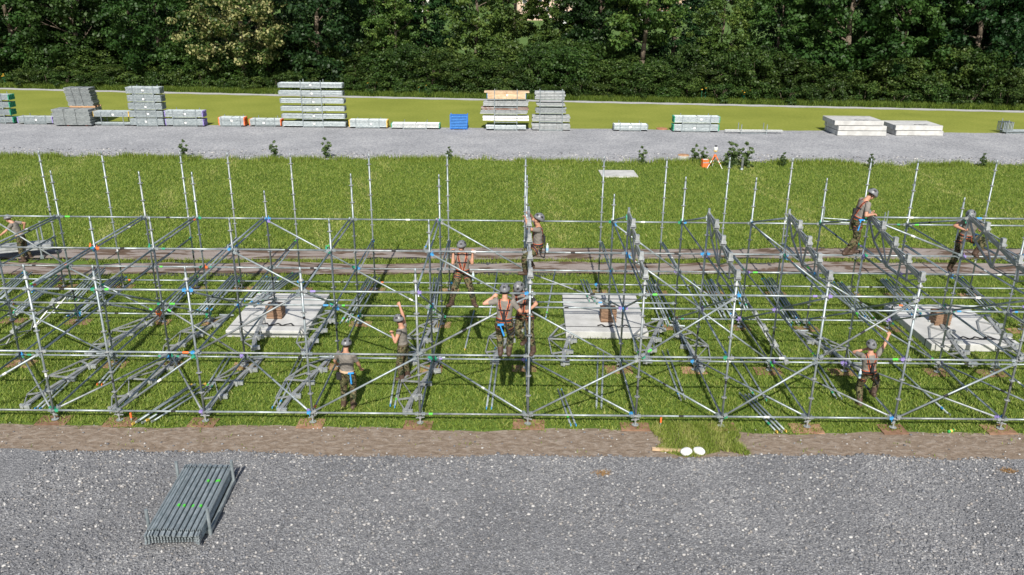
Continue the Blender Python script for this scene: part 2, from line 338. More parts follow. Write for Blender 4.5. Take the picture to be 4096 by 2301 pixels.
o = blades('soil_weeds', x[k], y[k], .02, .08, .010, M_BLADE, 35, .5); tag(o, 'sparse weeds sprouting on the brown soil strip', 'weeds')
x = rg.uniform(-60, 50, 60000); y = (60.8 - .122 * x + .9 * np.sin(x * .03)) + .75 + abs(rg.normal(0, 1.3, 60000))
o = blades('path_verge_grass', x, y, .2, .6, .035, M_BLADE, 36, .12, .8); tag(o, 'long grass between the footpath and the hedge', 'grass')
x = rg.uniform(-16, 16, 5000); y = ytr(x) + rg.normal(.08, .07, 5000)
o = blades('track_middle_grass', x, y, .05, .2, .014, M_BLADE, 37, .5); tag(o, 'grass strip between the two muddy tracks', 'grass')
# ================================================================== SCAFFOLD
COLS = [-18, -15.5, -13.5, -11, -9.5, -7.5, -5, -2.5, 0, 2.5, 4.5, 6.5, 8.5, 11, 12.5, 15, 17.5]
Z0 = .28
scaf = empty('scaffold', (0, 0, 0), 0, 'large half-built galvanised steel scaffold of posts, ledgers and braces on the grass', 'scaffold')
_tc = {}
def tube_me(L, r, m, n=8):
    k = (round(L, 2), r, m.name)
    if k not in _tc: _tc[k] = MB().tube((0, 0, 0), (0, 0, L), r, n=n).mesh('tube', m, smooth=False); _shade(_tc[k])
    return _tc[k]
def _shade(me):
    me.polygons.foreach_set('use_smooth', [len(p.vertices) == 4 for p in me.polygons])
rb = MB()
prof = []
nseg = 16
for zz in (-.005, .005):
    for i in range(nseg):
        t = 2 * math.pi * i / nseg; rr = .066 if i % 4 < 2 else .058; prof.append((rr * math.cos(t), rr * math.sin(t), zz))
rb.add(prof, [tuple(reversed(range(nseg))), tuple(range(nseg, 2 * nseg))] + [(i, (i + 1) % nseg, (i + 1) % nseg + nseg, i + nseg) for i in range(nseg)])
rb.tube((0, 0, -.022), (0, 0, .022), .029, n=8)
ROSETTE = rb.mesh('rosette', STEEL_FR)
COLLAR = MB().lathe([(.026, -.03), (.062, -.012), (.066, 0), (.062, .012), (.03, .05)], 12).mesh('collar', STEEL_FR)
hb = MB(); hb.bar((0, 0, .035), (0, 0, .135), .052, .062, (0, 1, 0)); hb.box((0, .035, .075), (.012, .05, .045)); hb.box((0, .03, .055), (.02, .16, .012))
def head_me(m):
    k = ('head', m.name)
    if k not in _tc:
        q = MB(); q.bar((0, 0, .030), (0, 0, .12), .050, .058, (0, 1, 0)); q.bar((0, -.06, .06), (0, .085, .06), .010, .026, (1, 0, 0)); _tc[k] = q.mesh('wedge_head', m)
    return _tc[k]
SLEEVE = {}
def sleeve(parent, z, L, m, r=.0268):
    k = (m.name, round(L, 2))
    if k not in SLEEVE: SLEEVE[k] = MB().tube((0, 0, 0), (0, 0, L), r, n=8).mesh('paint_band', m)
    return link('paint_band', SLEEVE[k], parent, None, Matrix.Translation((0, 0, z)))
jr = MB(); jr.tube((0, 0, .006), (0, 0, .30), .018, n=8); SPIN = jr.mesh('spindle', ZINC)
BPL = MB().lathe([(.082, 0), (.085, .002), (.085, .007), (.05, .009)], 8).mesh('base_plate', ZINC)
WNUT = MB().tube((0, 0, 0), (0, 0, .05), .032).bar((-.10, 0, .03), (.10, .02, .015), .022, .02).mesh('wing_nut', ZINC)
def standard(X, Y, top, zbase=0.0, upto=4.0, first=0.0, collar=None):
    bz = Z0 - .06
    if first > 0: bz = Z0 + first - .10
    o = link('standard', tube_me(top - .13 - bz, .0262, RND.choice([GALV, GALV, GALV_DULL])), scaf, None, Matrix.Translation((X, Y, bz)))
    link('spigot', tube_me(.14, .020, GALV), o, None, Matrix.Translation((0, 0, top - .14 - bz)))
    L = first
    while L <= upto + .01:
        link('rosette', ROSETTE, o, None, Matrix.Translation((0, 0, Z0 + L - bz)) @ Matrix.Rotation(RND.uniform(0, .3), 4, 'Z')); L += .5
    if collar: link('collar', COLLAR, o, None, Matrix.Translation((0, 0, Z0 + collar - bz)))
    if RND.random() < .55: sleeve(o, RND.uniform(.7, 1.1), .09, RND.choice([BLACK, BLACK, WHITE]), .0275)
    if RND.random() < .25: sleeve(o, RND.uniform(1.9, 2.6), .07, RND.choice([WHITE, BLACK]), .0275)
    j = link('base_jack', SPIN, scaf, None, Matrix.Translation((X, Y, zbase + .024)))
    if first > 0: j.scale.z = max(.2, (bz - zbase - .024) / .30)
    link('base_plate', BPL, j, None, Matrix.Rotation(RND.uniform(0, 1), 4, 'Z')); link('wing_nut', WNUT, j, None, Matrix.Translation((0, 0, max(.06, (bz - zbase - .09)) / (j.scale.z))) @ Matrix.Rotation(RND.uniform(-.9, .9), 4, 'Z'))
    return o
STR = {0, 2.5, 4.5, 6.5, 8.5, 11}
board_spots = []
for X in COLS:
    # front row
    if -14 < X < 13:
        standard(X, 0, Z0 + (3.34 if X in STR else 3.56), .02, 3.0, 0, 3.25); board_spots.append((0, X))
    if -16 < X < 16:
        standard(X, 3, Z0 + (4.15 if X in STR else 3.84), .02, 3.5 if X not in STR else 3.5); board_spots.append((1, X))
    slab = X in (-7.5, 2.5, 12.5)
    if X > -18:
        standard(X, 6, Z0 + (3.82 if slab else 4.34), .62 if slab else .02, 3.5 if slab else 4.0, .5 if slab else 0)
        if not slab: board_spots.append((2, X))
    standard(X, 9, Z0 + 4.34, .02, 4.0); board_spots.append((3, X))
HEADC = [GALV] * 5 + [GREEN, GREEN, BLUE, BLUE, PURPLE, ORANGE, YELLOW]
def head_pick(X):
    if X < -8.5: return RND.choice([GALV] * 7 + [ZINC, GREEN, GREEN, ORANGE, BLUE])
    if X < 4: return RND.choice([GALV] * 6 + [ZINC, GREEN, BLUE, BLUE, PURPLE])
    return RND.choice([GALV] * 7 + [ZINC, ZINC, GREEN, PURPLE, BLUE])
def member(name, a, b, m=None, r=.0242, off=.0, heads=True):
    a, b = Vector(a), Vector(b); d = (b - a).normalized(); a2 = a + d * .085; b2 = b - d * .085
    o = link(name, tube_me((b2 - a2).length, r, m or RND.choice([GALV, GALV, GALV, GALV_DULL])), scaf, None, along(a2, b2)); L = (b2 - a2).length
    if heads:
        link('wedge_head', head_me(head_pick(a.x)), o, None, Matrix.Translation((0, 0, -.085)))
        link('wedge_head', head_me(head_pick(b.x)), o, None, Matrix.Translation((0, 0, L + .085)) @ Matrix.Rotation(math.pi, 4, 'X'))
    q = RND.random()
    if q < .35: sleeve(o, RND.uniform(.35, .65) * L, .11, BLACK if RND.random() < .6 else WHITE)
    if q > .72: sleeve(o, RND.choice([.1, .12, L - .22]), RND.uniform(.07, .14), RND.choice([LIME, LIME, BLUE, GREEN, PURPLE, ORANGE] if a.x > -8 else [LIME, ORANGE, GREEN, LIME]))
    return o
def P(row, X, L, dx=0, dz=0): return (X + dx, row * 3.0, Z0 + L + dz)
for i in range(len(COLS) - 1):
    a, b = COLS[i], COLS[i + 1]
    if a >= -13.5 and b <= 12.5:
        for L in (0, 1.5, 3): member('ledger', P(0, a, L), P(0, b, L))
    if a >= -15.5 and b <= 15:
        for L in (0, 1.5, 3): member('ledger', P(1, a, L), P(1, b, L))
    if a >= 8.5 and b <= 15: member('ledger', P(1, a, 4), P(1, b, 4))
    if a >= -15.5:
        sl = {a, b} & {-7.5, 2.5, 12.5}
        for L in (.5 if sl else 0, 1.5, 3): member('ledger', P(2, a, L), P(2, b, L))
    member('ledger', P(3, a, 0), P(3, b, 0))
for X in COLS:
    slab = X in (-7.5, 2.5, 12.5)
    if -14 < X < 13:
        for L in (0, 1.5, 3): member('transom', P(0, X, L), P(1, X, L))
        member('depth_brace', P(0, X, 3, .05, -.03), P(1, X, 1.5, .05, .03), GALV_DARK)  # darker steel: the shade on the brace's underside is put into its colour
        if X < -10: member('transom', P(0, X, 3, -.09), P(1, X, 3, -.09, .02), heads=False)
    if -16 < X < 16:
        for L in (.5 if slab else 0, 1.5, 3): member('transom', P(1, X, L), P(2, X, L))
        member('depth_brace', P(1, X, 1.5, .05, -.03), P(2, X, .5 if slab else 0, .05, .03), GALV_DARK)  # same darker steel, underside shade painted into the lower brace
        if X < -1: member('transom', P(1, X, 3, -.13, .03), P(2, X, 3, -.09, .02), heads=True)
        if X in STR: member('depth_brace', P(2, X, 3, -.04, .02), P(1, X, 4, -.04, -.04), GALV_DARK)
    if X > -18 and X not in (-13.5,):
        member('transom', P(2, X, 1.5), P(3, X, 1.5))
        if X not in (-15.5, -11): member('transom', P(2, X, 1.5, .10, -.05), P(3, X, 1.5, .06, .0), heads=False)
# braces in the long planes: (row, Xa, La, Xb, Lb)
for row, xa, la, xb, lb in [
    (0, -13.5, 0, -11, 1.5), (0, -9.5, 0, -7.5, 1.5), (0, -7.5, 1.5, -5, 3), (0, -5, 0, -2.5, 1.5), (0, -2.5, 1.5, 0, 3), (0, 0, 0, 2.5, 1.5),
    (0, 2.5, 1.5, 4.5, 3), (0, 4.5, 0, 6.5, 1.5), (0, 6.5, 1.5, 8.5, 3), (0, 8.5, 0, 11, 1.5), (0, 11, 1.5, 12.5, 3),
    (1, -13.5, 1.5, -11, 0), (1, -9.5, 1.5, -7.5, 0), (1, -7.5, 3, -5, 1.5), (1, -5, 1.5, -2.5, 0), (1, -2.5, 3, 0, 1.5), (1, 0, 1.5, 2.5, 0),
    (1, 2.5, 3, 4.5, 1.5), (1, 4.5, 1.5, 6.5, 0), (1, 6.5, 3, 8.5, 1.5), (1, 8.5, 1.5, 11, 0), (1, 8.5, 4, 11, 3), (1, 12.5, 1.5, 15, 0),
    (2, -15.5, 3, -13.5, 1.5), (2, -13.5, 1.5, -11, 0), (2, -7.5, 3, -5, 1.5), (2, -5, 1.5, -2.5, 0), (2, -2.5, 3, 0, 1.5), (2, 0, 1.5, 2.5, .5),
    (2, 2.5, 3, 4.5, 1.5), (2, 4.5, 1.5, 6.5, 0), (2, 6.5, 3, 8.5, 1.5), (2, 8.5, 1.5, 11, 0), (2, 12.5, 1.5, 15, 0)]:
    p, q = Vector(P(row, xa, la, 0, .03 if lb > la else -.03)), Vector(P(row, xb, lb, 0, -.03 if lb > la else .03)); p.y -= .05; q.y -= .05
    member('diagonal_brace', p, q)
for i in range(2, len(COLS) - 2):                        # flat braces at the lowest level, second row to front row
    a, b = COLS[i], COLS[i + 1]
    if a == -11: member('plan_brace', P(0, a, 0, .05, .03), P(1, b, 0, -.05, .03))
    elif a >= -13.5 and b <= 12.5 and a != -5: member('plan_brace', P(1, a, 0, .05, .02), P(0, b, 0, -.05, .02))
# -- stepped seating girders (stringers)
GZ = 3.65
def girder_parts(root):
    """local X = along the girder from its low end, local Z = up, low post at x=0, high post at x=3"""
    w = lambda u, z: (u, 0, z - GZ)
    ch = MB(); ch.bar(w(2.99, 4.335), w(.74, 3.80), .05, .10); ch.bar(w(.76, 3.795), w(-.02, 3.70), .05, .10); ch.build('top_chord', STEEL_FR, root)
    lo = MB(); lo.bar(w(2.94, 4.22), w(2.54, 3.82), .03, .055); lo.bar(w(2.54, 3.82), w(1.66, 3.43), .03, .05); lo.bar(w(1.66, 3.43), w(.62, 3.44), .02, .03); lo.build('bottom_chord', STEEL_FR, root)
    for (a, b, t) in (((2.54, 3.82), (2.28, 4.14), .05), ((1.66, 3.43), (1.55, 3.95), .05), ((1.66, 3.44), (2.2, 4.12), .025), ((.62, 3.44), (.70, 3.76), .05), ((1.64, 3.44), (.8, 3.78), .02), ((.62, 3.45), (.06, 3.68), .025)):
        MB().bar(w(*a), w(*b), .03, t).build('strut', STEEL_FR, root)
    for k, (u, z) in enumerate(((2.18, 4.27), (1.44, 4.09), (.71, 3.91), (-.01, 3.74))):
        q = MB(); q.box(w(u, z + .07), (.10, .09, .13)); q.box(w(u - .015, z - .02), (.14, .12, .05)); q.box(w(u, z - .075), (.05, .14, .06)); br = q.build('bracket', ZINC, root)
        q = MB(); nx = u + .74; q.bar(w(u + .05, z + .06), w(min(nx - .08, 2.97), z + .09), .035, .022); q.build('tread_rail', GALV_DULL, br)
    sl = MB(); sl.tube(w(3.0, 4.02), w(3.0, 4.47), .030); sl.tube(w(3.0, 4.30), w(3.0, 4.36), .042); sl.build('post_sleeve', GALV, root)
    return root
gir0 = empty('girder_template'); girder_parts(gir0)
_gp = [(c, list(c.children)) for c in gir0.children]
def girder(parent, mw, name='stepped_girder', **kw):
    r = bpy.data.objects.new(name, None); COL.objects.link(r); r.empty_display_size = .2
    if parent: r.parent = parent
    r.matrix_basis = mw; tag(r, **kw)
    for c, gs in _gp:
        k = c.copy(); COL.objects.link(k); k.parent = r
        for g in gs:
            h = g.copy(); COL.objects.link(h); h.parent = k
    return r
def girder_sub(mw):
    # part of the scaffold: merged as one part whose pieces are sub-parts
    first = None
    r = bpy.data.objects.new('stepped_girder', _gp[0][0].data); COL.objects.link(r); r.parent = scaf; r.matrix_basis = mw
    for c, gs in _gp[1:]:
        k = c.copy(); COL.objects.link(k); k.parent = r
        for g in gs:
            h = g.copy(); COL.objects.link(h); h.parent = r
for X in sorted(STR):
    girder_sub(Matrix.Translation((X, 0, GZ)) @ Matrix.Rotation(math.pi / 2, 4, 'Z'))
def lying(p0, p1, flip, z=.06, name='stepped_girder', tilt=0.0, **kw):
    p0 = Vector((*p0, z)); p1 = Vector((*p1, z)); u = (p1 - p0).normalized(); up = Vector((0, 0, 1)); side = u.cross(up) * (-1 if flip else 1)
    side = (side * math.cos(tilt) + up * math.sin(tilt)).normalized()
    n = side.cross(u)
    m = Matrix(((u.x, n.x, side.x, p0.x), (u.y, n.y, side.y, p0.y), (u.z, n.z, side.z, p0.z), (0, 0, 0, 1)))
    return girder(None, m, name, group='stepped girders lying on the grass', cat='girder', **kw)
for p0, p1, fl, z, tl, lab in [
    ((-12.10, .55), (-12.12, 3.5), 0, .07, .03, 'stepped girder flat on the grass near the left edge of the front row'),
    ((-12.05, 3.55), (-11.75, 6.5), 0, .07, .03, 'stepped girder lying just behind the leftmost front girder'),
    ((-9.95, .45), (-10.05, 3.45), 0, .07, .02, 'stepped girder left of the loose bundle with the orange-tipped peg'),
    ((-10.0, 3.5), (-9.75, 6.4), 0, .07, .02, 'stepped girder in the second row, left of the left concrete slab'),
    ((-7.72, .42), (-7.85, 3.4), 0, .07, .02, 'stepped girder in front of the left concrete slab, its low end bent'),
    ((-7.55, 3.7), (-8.55, 6.3), 0, .22, .0, 'stepped girder leaning onto the left edge of the left concrete slab'),
    ((-5.95, .48), (-6.0, 3.4), 0, .07, .02, 'stepped girder right of the left slab, beside two loose tubes'),
    ((-6.1, 3.45), (-6.5, 6.4), 0, .24, .0, 'stepped girder lying over the right part of the left slab'),
    ((-2.95, .45), (-3.02, 3.4), 0, .08, .03, 'stepped girder on the grass beside the soldier who turns his back'),
    ((-3.1, 3.2), (-3.35, 6.1), 0, .07, .02, 'stepped girder behind the soldier with his arm raised to a ledger'),
    ((-.95, 3.3), (-.75, 6.2), 0, .07, .02, 'stepped girder behind the two soldiers working at the middle post'),
    ((.95, 3.2), (.85, 6.2), 0, .10, .03, 'stepped girder at the left edge of the middle concrete slab'),
    ((3.15, 3.1), (3.45, 6.1), 0, .24, .02, 'stepped girder at the right edge of the middle concrete slab'),
    ((4.75, 2.9), (5.15, 5.6), 1, .07, .02, 'stepped girder right of the middle slab with its brackets to the left'),
    ((6.95, 3.0), (6.95, 5.8), 1, .25, 1.1, 'stepped girder standing on edge between the middle and right slabs'),
    ((9.05, 2.7), (8.85, 5.2), 1, .07, .02, 'stepped girder in front of the soldier reaching up on the right'),
    ((11.85, 3.1), (11.85, 6.0), 0, .24, .02, 'stepped girder across the left part of the right concrete slab'),
    ((13.55, 3.6), (13.55, 6.5), 0, .24, .02, 'stepped girder across the right part of the right concrete slab'),
    ((-14.6, 3.6), (-14.25, 6.5), 0, .2, 1.0, 'stepped girder on edge at the far left edge of the picture')]:
    lying(p0, p1, fl, z, tilt=tl, label=lab)
for c, gs in _gp:
    for g in gs: bpy.data.objects.remove(g)
    bpy.data.objects.remove(c)
bpy.data.objects.remove(gir0)
# -- sole boards
ORD = ['first', 'second', 'third', 'fourth', 'fifth', 'sixth', 'seventh', 'eighth', 'ninth', 'tenth', 'eleventh', 'twelfth', 'thirteenth', 'fourteenth', 'fifteenth', 'sixteenth', 'seventeenth', 'eighteenth']
rown = ['front', 'second', 'third', 'back']; cnt = {}
for row, X in sorted(board_spots):
    hw = (11.8, 13.9, 15.9, 17.8)[row]
    if abs(X + .4) > hw + 1: continue
    i = cnt.get(row, 0); cnt[row] = i + 1
    w, l = RND.uniform(.58, .74), RND.uniform(.36, .46); sk = RND.uniform(-.06, .06)
    q = MB(); q.box((0, 0, .011), (w, l, .022)); 
    for e in (-1, 1): q.box((e * w * .16, 0, .0235), (.006, l * .98, .003))
    o = q.build('sole_board', WOODB, None, mw=Matrix.Translation((X + RND.uniform(-.05, .05), row * 3 + RND.uniform(-.05, .03), .0)) @ Matrix.Rotation(sk, 4, 'Z'))
    tag(o, '%s wooden board from the left under the %s row of scaffold posts' % (ORD[i], rown[row]), 'board', 'wooden boards under the scaffold posts')
# -- concrete slabs and board stacks under the third row
def slab_thing(cx, cy, w, l, rz, label, z=0, h=.22):
    o = empty('concrete_slab', (cx, cy, z), rz, label, 'slab', 'thick concrete slabs')
    bm = bmesh.new(); bmesh.ops.create_cube(bm, size=1); bmesh.ops.scale(bm, vec=(w, l, h), verts=bm.verts); bmesh.ops.translate(bm, vec=(0, 0, h / 2), verts=bm.verts)
    bmesh.ops.bevel(bm, geom=bm.edges[:], offset=.012, segments=1, affect='EDGES'); me = bpy.data.meshes.new('slab'); bm.to_mesh(me); bm.free()
    link('block', me, o, CONC)
    for e in (-.38, .38):
        q = MB(); q.bar((-w / 2 - .003, e * l, h + .003), (w / 2 + .003, e * l, h + .003), .035, .004); q.bar((-w / 2 - .003, e * l, 0), (-w / 2 - .003, e * l, h), .035, .004, (1, 0, 0)); q.bar((w / 2 + .003, e * l, 0), (w / 2 + .003, e * l, h), .035, .004, (1, 0, 0)); q.build('strap', BLACK, o)
    pts = [(-.25 + .12 * k + .02 * math.sin(k * 9), -.38 * l + .10 * math.sin(k * 2.1) + .06, h + .02) for k in range(9)]
    q = MB()
    for k in range(8): q.bar(pts[k], pts[k + 1], .045, .012)
    q.build('loose_strap_end', BLACK, o)
    return o
for (cx, cy, w, l, a), nm in zip(SLABS, ('left', 'middle', 'right')):
    slab_thing(cx, cy, w, l, a, 'concrete slab with a black strap lying on the grass, %s of three under the scaffold' % nm)
    X = {'left': -7.5, 'middle': 2.5, 'right': 12.5}[nm]
    for k in range(18):
        q = MB().box((0, 0, .0105), (.46, .40, .0205)).mesh('stacked_board', WOODS) if k == 0 and nm == 'left' else bpy.data.meshes['stacked_board']
        o = link('stacked_board', q, None, None, Matrix.Translation((X + RND.uniform(-.012, .012), 6.0 + RND.uniform(-.012, .012), .224 + .0222 * k)) @ Matrix.Rotation(RND.uniform(-.03, .03), 4, 'Z'))
        tag(o, 'brown board in the square pile on the %s concrete slab' % nm, 'board', 'boards piled on the %s slab' % nm)
# ================================================================== LOOSE TUBES
ENDF = MB().bar((0, 0, -.02), (0, 0, .09), .012, .045, (0, 1, 0)).box((0, .012, -.02), (.02, .05, .04))
_ef = {}
def endpiece(m):
    if m.name not in _ef: _ef[m.name] = ENDF.mesh('flattened_end', m)
    return _ef[m.name]
def loose(a, b, label, group, m=None, endm=None):
    a, b = Vector(a), Vector(b); L = (b - a).length
    o = link('brace_tube', tube_me(round(L, 1), .0242, m or RND.choice([GALV, GALV, GALV_DARK])), None, None, along(a, b)); tag(o, label, 'tube', group)
    e = endm or RND.choice([GALV, GALV, GREEN, BLUE, GREEN, ZINC])
    link('flattened_end', endpiece(e), o, None, Matrix.Translation((0, 0, -.05))); link('flattened_end', endpiece(e if RND.random() < .6 else GALV), o, None, Matrix.Translation((0, 0, round(L, 1) + .05)) @ Matrix.Rotation(math.pi, 4, 'X'))
    if RND.random() < .4: sleeve(o, RND.uniform(.15, .3), .10, RND.choice([LIME, GREEN, BLUE, BLACK]))
    return o
BUN = [((-16.95, 7.28), (-16.99, 9.39), 5, 'far left edge'), ((-15.68, 6.32), (-15.66, 9.17), 4, 'leftmost tall post'), ((-14.58, 7.68), (-14.66, 9.86), 5, 'grass between the first two tall posts'),
    ((-13.83, 6.4), (-13.6, 9.1), 5, 'second tall post'), ((-11.2, 6.5), (-11.07, 9.1), 5, 'third tall post'), ((-9.99, 6.5), (-9.77, 9.25), 6, 'fourth tall post, left of the left slab'),
    ((-8.73, 7.9), (-8.5, 9.2), 6, 'back left corner of the left slab'), ((-8.45, 6.9), (-7.83, 9.6), 4, 'back edge of the left slab'), ((-5.43, 6.14), (-5.11, 9.28), 5, 'sixth tall post, right of the left slab'),
    ((-2.87, 6.8), (-2.97, 9.29), 3, 'tall post behind the soldier with sunglasses'), ((2.21, 7.4), (2.03, 9.23), 3, 'back edge of the middle slab'), ((4.4, 6.07), (4.26, 9.42), 5, 'tall post right of the middle slab'),
    ((6.35, 6.6), (6.31, 9.33), 6, 'tall post two bays right of the middle slab'), ((5.86, 7.67), (5.71, 9.21), 2, 'grass two bays right of the middle slab'), ((7.11, 7.5), (7.2, 9.25), 4, 'grass three bays right of the middle slab'),
    ((8.31, 6.3), (8.35, 9.54), 5, 'tall post left of the right slab'), ((10.62, 6.5), (10.64, 9.23), 5, 'tall post behind the left edge of the right slab'), ((12.08, 6.7), (12.37, 9.56), 5, 'back edge of the right slab'), ((14.97, 7.6), (15.07, 9.87), 4, 'tall post at the right edge')]
for p, q, n, w in BUN:
    zl = .045
    for cx, cy, sw_, sl_, a_ in SLABS:
        if abs(p[0] - cx) < sw_ / 2 and abs(p[1] - cy) < sl_ / 2: zl = .27
    for k in range(n):
        dx = (k - (n - 1) / 2) * .085
        a = (p[0] + dx * RND.uniform(.9, 1.6) + RND.uniform(-.03, .03), p[1] + RND.uniform(-.12, .12), zl); b = (q[0] + dx * RND.uniform(.8, 1.3), q[1] + RND.uniform(-.06, .1), .335)
        loose(a, b, 'loose tube propped on the back ledger, %s' % w, 'tubes propped at the %s' % w)
PAIR = [((-11.72, .5), (-11.79, 2.91), 2, 'beside the leftmost front girder', BLUE), ((-10.87, 1.79), (-11.0, 3.69), 2, 'with orange ends on the grass at the left', ORANGE),
    ((-8.07, 1.51), (-8.2, 3.52), 2, 'right of the bent-ended girder', None), ((-6.12, .7), (-6.2, 3.72), 2, 'beside the girder in front of the left slab', BLUE), ((-3.32, .82), (-3.47, 3.06), 2, 'beside the girder next to the turned soldier', BLUE),
    ((-.98, .74), (-.86, 4.13), 2, 'under the soldier with the blue hammer at the middle post', BLUE), ((1.68, .86), (2.01, 3.91), 2, 'lying straight back in front of the middle slab', GALV), ((.99, .01), (.8, 1.68), 2, 'with blue ends poking out over the front soil', BLUE),
    ((3.8, 1.34), (3.84, 4.12), 2, 'right of the middle slab, ends crossing', None), ((5.70, 1.42), (5.61, 3.6), 1, 'left of two by the bracket-left girder', None), ((5.92, 1.32), (5.93, 3.61), 1, 'right of two by the bracket-left girder', None),
    ((7.71, 1.46), (7.82, 3.35), 2, 'below the girder standing on edge', None), ((10.12, .67), (10.03, 3.62), 1, 'right of the soldier reaching up', None), ((11.22, 1.97), (11.41, 3.49), 1, 'in the last bay at the right', None),
    ((-1.7, 4.18), (-1.58, 7.12), 1, 'under the soldier with sunglasses', YELLOW), ((-1.09, 6.53), (-.92, 9.9), 1, 'propped behind the soldier with sunglasses', GREEN), ((.66, 6.57), (1.1, 10.2), 1, 'propped left of the middle slab', BLUE)]
for p, q, n, w, em in PAIR:
    for k in range(n):
        d = k * .12; zz = .33 if 'propped' in w else .05
        loose((p[0] + d, p[1] + RND.uniform(-.05, .05), .05), (q[0] + d * RND.uniform(.5, 1.3), q[1], zz), 'loose tube %s' % w, 'tubes %s' % w if n > 1 else None, None, em)
for k in range(5):
    loose((-9.08 + .10 * k, -.14 + .03 * k, .05 + .05 * (k % 2)), (-8.42 + .12 * k, 1.50 + RND.uniform(-.1, .1), .16 + .05 * (k % 2)), 'loose tube in the bundle over the front soil beside an orange-tipped peg', 'tubes beside the orange-tipped peg', GALV_DARK, YELLOW if k % 3 == 0 else ZINC)
for k in range(3):
    loose((5.70 + .11 * k, -.22 + .02 * k, .05), (5.34 + .10 * k, 1.40, .12), 'yellow-ended loose tube over the front soil right of the grass patch', 'yellow-ended tubes right of the grass patch', GALV_DARK, YELLOW if k != 1 else ZINC)
# ================================================================== FOREGROUND TUBE RACK
fr = empty('tube_rack', (-6.52, -3.35, 0), R(3.5), 'low steel rack with four upright stubs standing on the front gravel', 'rack')
for sx in (-1, 1):
    for sy in (-1, 1):
        q = MB().tube((sx * .545, sy * .82, .02), (sx * .545, sy * .82, .55 if sy > 0 else .58), .030, n=10); q.tube((sx * .545, sy * .82, 0), (sx * .545, sy * .82, .12), .036, n=10); q.build('upright', GALV, fr)
    MB().bar((sx * .545, -.78, .07), (sx * .545, .78, .07), .05, .08).build('side_beam', GALV, fr)
for sy in (-1, 1): MB().bar((-.52, sy * .80, .06), (.52, sy * .80, .06), .05, .07).build('cross_beam', GALV, fr)
FB = MB().tube((0, -1.0, 0), (0, 1.0, 0), .0242, n=8)
for e in (-1, 1):
    FB.bar((0, e * .99, 0), (0, e * 1.07, 0), .012, .05); FB.bar((0, e * 1.06, 0), (0, e * 1.17, -.01), .034, .03); 
RT = FB.mesh('rack_tube', GALV)
LB = MB().tube((0, 0, 0), (0, .075, 0), .0262, n=8)
for lay in range(4):
    for k in range(19):
        x = -.475 + k * .0528; off = 0 if k < 10 else -.045
        if lay < 3 and 1 < k < 17: continue
        o = link('rack_tube', RT, None, None, fr.matrix_basis @ Matrix.Identity(4)) if False else link('rack_tube', RT)
        o.matrix_world = Matrix.Translation((-6.52, -3.35, 0)) @ Matrix.Rotation(R(3.5), 4, 'Z') @ Matrix.Translation((x + .01 * math.sin(k * 3), -.02 + off + RND.uniform(-.015, .015) - .03 * lay * 0, .125 + lay * .053 + RND.uniform(-.003, .003)))
        tag(o, 'tube in the %s layer of the low rack on the front gravel' % ['lowest', 'second', 'third', 'top'][lay], 'tube', '%s layer of tubes in the front rack' % ['lowest', 'second', 'third', 'top'][lay])
        if lay == 3 and k in (6, 8, 11, 14, 12, 15, 16): 
            l2 = link('paint_band', LB.mesh('paint_band', LIME) if 'lb_lime' not in _tc else _tc['lb_lime'], o, None, Matrix.Translation((0, -.32 if k in (6, 8, 11, 14) else .52, 0))); _tc['lb_lime'] = l2.data
q = MB()
for lay in range(3):
    for k in range(2, 17):
        for e in (-1, 1): q.bar((-.475 + k * .0528, e * .90, .125 + lay * .053), (-.475 + k * .0528, e * 1.16, .12 + lay * .053), .03, .035)
        q.tube((-.475 + k * .0528, -.95, .125 + lay * .053), (-.475 + k * .0528, .95, .125 + lay * .053), .0242, n=6)
o = q.build('inner_tubes', GALV, fr); tag(o, kind='stuff')
# ================================================================== SMALL THINGS NEAR THE FRONT
for i, (x, y, rx) in enumerate(((3.45, -1.20, .115), (3.74, -1.16, .11))):
    bm = bmesh.new(); bmesh.ops.create_icosphere(bm, subdivisions=3, radius=1)
    for v in bm.verts: v.co = Vector((v.co.x * rx * 1.25, v.co.y * rx * .95, (v.co.z * .75 + .12 * math.sin(v.co.x * 5 + i) * .3) * rx + rx * .62))
    me = bpy.data.meshes.new('bag'); bm.to_mesh(me); bm.free(); me.polygons.foreach_set('use_smooth', [True] * len(me.polygons))
    o = link('white_sack', me, None, WHITE, Matrix.Translation((x, y, 0)) @ Matrix.Rotation(.4 - i, 4, 'Z')); tag(o, '%s of two white bulging sacks at the edge of the grass patch' % ('left' if i == 0 else 'right'), 'sack', 'white sacks at the grass patch')
o = MB().box((0, 0, .025), (.78, .085, .045)).build('timber_batten', TIMBER, None, mw=Matrix.Translation((3.12, -1.08, .01)) @ Matrix.Rotation(-.10, 4, 'Z')); tag(o, 'pale timber batten lying left of the white sacks', 'batten')
bt = empty('plastic_bottle', (9.8, -.12, .035), .5, 'green plastic bottle with a yellow label lying on the soil strip', 'bottle')
q = MB().lathe([(.03, -.11), (.036, -.10), (.036, .03), (.03, .07), (.013, .11), (.013, .12)], 12).build('body', plain('green_plastic', (.03, .35, .08), .25), bt, True, Matrix.Rotation(math.pi / 2, 4, 'Y')); MB().lathe([(.0375, -.05), (.0375, .015)], 12).build('label_sleeve', YELLOW, bt, True, Matrix.Rotation(math.pi / 2, 4, 'Y'))
MB().tube((.12, 0, 0), (.14, 0, 0), .015).build('cap', YELLOW, bt)
